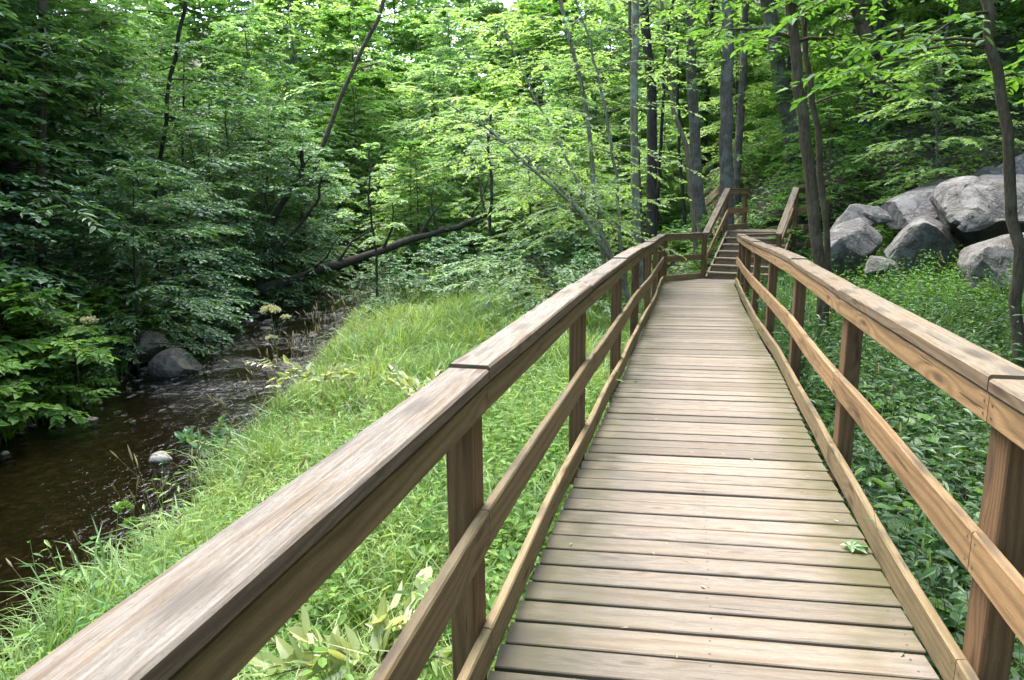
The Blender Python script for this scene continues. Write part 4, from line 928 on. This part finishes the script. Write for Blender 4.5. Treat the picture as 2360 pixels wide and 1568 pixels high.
def bould(label, pts, depth, seed, rough=.022):
    """angular boulder: hull of surveyed corners, carried back by its own depth, then weathered"""
    rg = np.random.default_rng(seed); P = np.array([z7(*p_) for p_ in pts]); c = P.mean(0); P = c + (P - c) * 1.13
    Bk = c + (P - c) * .72 + np.array([.25 * depth, depth, -.08 * depth]); P = np.concatenate([P, Bk, (P + Bk) / 2 + rg.normal(0, .06 * depth, P.shape)])
    base = np.array([c[0], c[1] + depth / 2, P[:, 2].min()]); bm = bmesh.new()
    for p_ in P - base: bm.verts.new(p_)
    r_ = bmesh.ops.convex_hull(bm, input=bm.verts); bmesh.ops.delete(bm, geom=[g for g in r_['geom_interior'] if isinstance(g, bmesh.types.BMVert)], context='VERTS')
    bmesh.ops.bevel(bm, geom=list(bm.edges), offset=.022, segments=1, affect='EDGES', clamp_overlap=True)
    bmesh.ops.triangulate(bm, faces=list(bm.faces))
    for _ in range(4):
        es = [e for e in bm.edges if e.calc_length() > .16]
        if not es: break
        bmesh.ops.subdivide_edges(bm, edges=es, cuts=1); bmesh.ops.triangulate(bm, faces=list(bm.faces))
    for _ in range(1): bmesh.ops.smooth_vert(bm, verts=list(bm.verts), factor=.15, use_axis_x=True, use_axis_y=True, use_axis_z=True)
    allp = np.array([v.co for v in bm.verts]); ctr = allp.mean(0)
    for _ in range(9):
        n_ = unit(rg.normal(0, 1, 3) * [1, 1, .8] + [0, -.55, .25]); dd_ = (allp - ctr) @ n_; lim = np.percentile(dd_, rg.uniform(86, 95))
        for v in bm.verts:
            e = float((np.array(v.co) - ctr) @ n_) - lim
            if e > 0: v.co = v.co - Vector(n_ * e * .95)
    bm.normal_update()
    for v in bm.verts:
        q_ = np.array(v.co) * 2.1 + seed * 1.37
        dn = sum(math.sin(q_[0] * f + q_[1] * f * .7 + k + math.sin(q_[2] * f)) * math.sin(q_[2] * f * 1.3 + q_[1] * f * .4 + 2 * k) / f ** .8 for k, f in enumerate((1.1, 2.3, 4.9, 9.7)))
        v.co = v.co + v.normal * rough * (dn if dn < .25 else dn * 1.9 - .22)
    me = bpy.data.meshes.new('boulder'); bm.to_mesh(me); bm.free(); me.materials.append(ROCK)
    me.polygons.foreach_set('use_smooth', np.ones(len(me.polygons), dtype=bool))
    try: me.set_sharp_from_angle(angle=R(24))
    except Exception: pass
    o = bpy.data.objects.new('boulder', me); o.location = tuple(base); col.objects.link(o); return tag(o, label, 'boulder', 'boulders beside the walkway')
bould('upright pale grey boulder closest to the stairs, with a rounded top edge', [(555, 930, 13.9), (600, 800, 13.7), (640, 650, 14), (705, 590, 14.3), (860, 535, 14.6), (985, 555, 14.5), (1035, 640, 14.2), (1010, 840, 13.8), (920, 960, 13.6), (720, 690, 13.6)], .9, 201)
bould('reddish-edged slab peeking above the upright pale grey boulder', [(620, 680, 15.3), (715, 560, 15.2), (800, 440, 15.5), (885, 430, 15.8), (1080, 470, 15.8), (1090, 560, 15.3), (860, 640, 15.0)], .8, 202)
bould('small dark wedge stone lodged between the upright boulder and the long slab', [(893, 486, 14.75), (1000, 452, 14.9), (1078, 478, 14.9), (1105, 540, 14.7), (1025, 562, 14.6), (940, 530, 14.6)], .35, 203, .02)
bould('long broad slab boulder sloping up to the top of the pile', [(1078, 470, 15.0), (1130, 420, 15.3), (1250, 335, 16), (1500, 258, 16.8), (1800, 220, 17.2), (1900, 420, 15.5), (1600, 400, 14.6), (1280, 395, 14.6), (1100, 520, 14.7), (1150, 600, 14.9), (1620, 620, 14.9), (1880, 640, 15.2)], 1.5, 204, .028)
bould('huge jutting boulder with a sharp overhanging prow at the pile front', [(1562, 312, 13.0), (1700, 262, 14.4), (1850, 222, 15.2), (2200, 215, 15.6), (2420, 300, 14.8), (1675, 440, 12.6), (1850, 410, 12.5), (2180, 420, 12.6), (2420, 470, 12.8), (1668, 700, 13.5), (1800, 775, 13.8), (2200, 700, 13.9), (2420, 690, 14.0)], 1.4, 205, .035)
bould('dark triangular boulder leaning in front of the long slab', [(1070, 805, 13.2), (1215, 640, 13.3), (1330, 542, 13.5), (1395, 535, 13.6), (1590, 632, 13.7), (1705, 745, 13.4), (1640, 880, 13.5), (1420, 930, 13.4), (1200, 930, 13.3), (1380, 580, 13.1), (1560, 660, 13.1)], .8, 206, .03)
bould('low small boulder half sunk in weeds before the triangular one', [(915, 960, 12.9), (955, 835, 13.0), (1075, 820, 13.2), (1185, 885, 13.1), (1195, 990, 12.9), (1000, 900, 12.7)], .45, 207, .02)
bould('rough rounded boulder low down beside the speckled trunk', [(1790, 900, 11.0), (1860, 780, 11.1), (2000, 712, 11.4), (2150, 680, 11.6), (2330, 720, 11.5), (2400, 1000, 11.1), (2200, 1250, 10.9), (1880, 1150, 10.8), (2000, 860, 10.7)], 1.2, 208, .03)
bould('pale flat-topped boulder at the back crest of the pile', [(1955, 160, 17.0), (2040, 70, 17.2), (2140, 20, 17.4), (2320, 10, 17.6), (2460, 60, 17.6), (2440, 290, 16.8), (1970, 270, 16.8)], 1.0, 209)
bould('small grey stone resting on the crest slab of the pile', [(1762, 214, 16.9), (1850, 142, 17.1), (1985, 150, 17.2), (2000, 235, 16.9), (1850, 235, 16.8)], .55, 210, .02)
rock('stone', 'large rounded grey rock at the far water edge below the overhanging leaves', (-6.15, 12.5, -1.27), (.46, .40, .34), 221, ROCKD, cat='stone', rough=.05, cuts=3)
rock('stone', 'moss-topped rock tucked against the shaded bank behind the rounded rock', (-6.95, 13.0, -1.05), (.55, .45, .38), 222, ROCKD, cat='stone', rough=.08)
rock('stone', 'small pale rounded stone alone in the shallow brown water', (-4.2, 7.95, -1.33), (.13, .12, .09), 223, rock_mat("pale_stone", (.26, .25, .22), (.36, .35, .31), (.18, .17, .15)), cat='stone', rough=.03, cuts=2)
rg = np.random.default_rng(224); ac_v = []; ac_f = []; kk = 0
bmq = bmesh.new(); bmesh.ops.create_icosphere(bmq, subdivisions=1, radius=1.0); iv = np.array([v.co for v in bmq.verts]); iff = np.array([[v.index for v in f.verts] for f in bmq.faces]); bmq.free()
for _ in range(900):
    y = rg.uniform(12, 44) if rg.random() < .95 else rg.uniform(8, 12); sgn = rg.choice([-1, 1]); x = xs(y) + (sgn * (np.interp(y, SY, SW) + rg.uniform(-.5, .35)) if rg.random() < .8 else rg.uniform(-1, 1)); s_ = rg.uniform(.04, .14)
    ac_v.append(iv * rg.uniform(.5, 1.2, 3) * s_ * [1.2, 1, .6] + rg.normal(0, s_ * .1, iv.shape) + [x, y, max(float(ground(x, y)), zwater(y) - .05) + s_ * .15]); ac_f.append(iff + kk); kk += len(iv)
tag(mesh_np('stream_pebbles', np.concatenate(ac_v), None, np.concatenate(ac_f), mat=ROCKD), 'dark wet cobbles along the stream riffles', 'stones', kind='stuff')
# bare stony trail going up behind the stairs
TR = bark_mat("trail_dirt", (.16, .125, .085), (.28, .23, .165)); V = []
for i in range(40):
    y = 19.6 + i * .32; xc = 6.15 + (y - 19) * .18
    for k in np.linspace(-.42, .42, 5): V.append((xc + k + .06 * math.sin(i * 1.3), y, float(ground(xc + k, y)) + .03))
idx = np.arange(200).reshape(40, 5); F = np.stack([idx[:-1, :-1], idx[:-1, 1:], idx[1:, 1:], idx[1:, :-1]], -1).reshape(-1, 4)
tag(mesh_np('path', V, F, mat=TR), kind='structure')

# dropped leaf and litter on the deck
rg = np.random.default_rng(240); q = at(2000, 1308, 3.2); A_ = Acc()
for a, L_ in ((0, .10), (1.1, .075), (-1.1, .075), (2.2, .05), (-2.2, .05)):
    for off in (0.,):
        V, F = leaves(np.array([[0, 0, .015]]), np.array([[math.cos(a + .3), math.sin(a + .3) * 1, .06]]), np.array([[0, 0, 1.]]), np.array([L_]), np.array([L_ * .75]), droop=.25); A_.add(V, F, np.full(6, .8))
o = A_.obj('fallen_leaf', L_BRIGHT); o.location = (1.60, 3.08, .004); tag(o, 'green lobed leaf fallen on the deck planks by the toe board', 'leaf')
A_ = Acc()
for _ in range(70):
    y = 1.9 + 12 * rg.random(); x = xl(y) + .1 + (xr(y) - xl(y) - .2) * rg.random(); a = rg.uniform(0, 6.28)
    V, F = leaves(np.array([[x, y, zdeck(y) + .004]]), np.array([[math.cos(a), math.sin(a), .1]]), np.array([[0, 0, 1.]]), np.array([rg.uniform(.012, .035)]), np.array([rg.uniform(.006, .014)])); A_.add(V, F, np.full(6, rg.random()))
tag(A_.obj('leaf_litter', L_STRAW), 'tiny dry leaf scraps scattered on the deck', 'litter', kind='stuff')
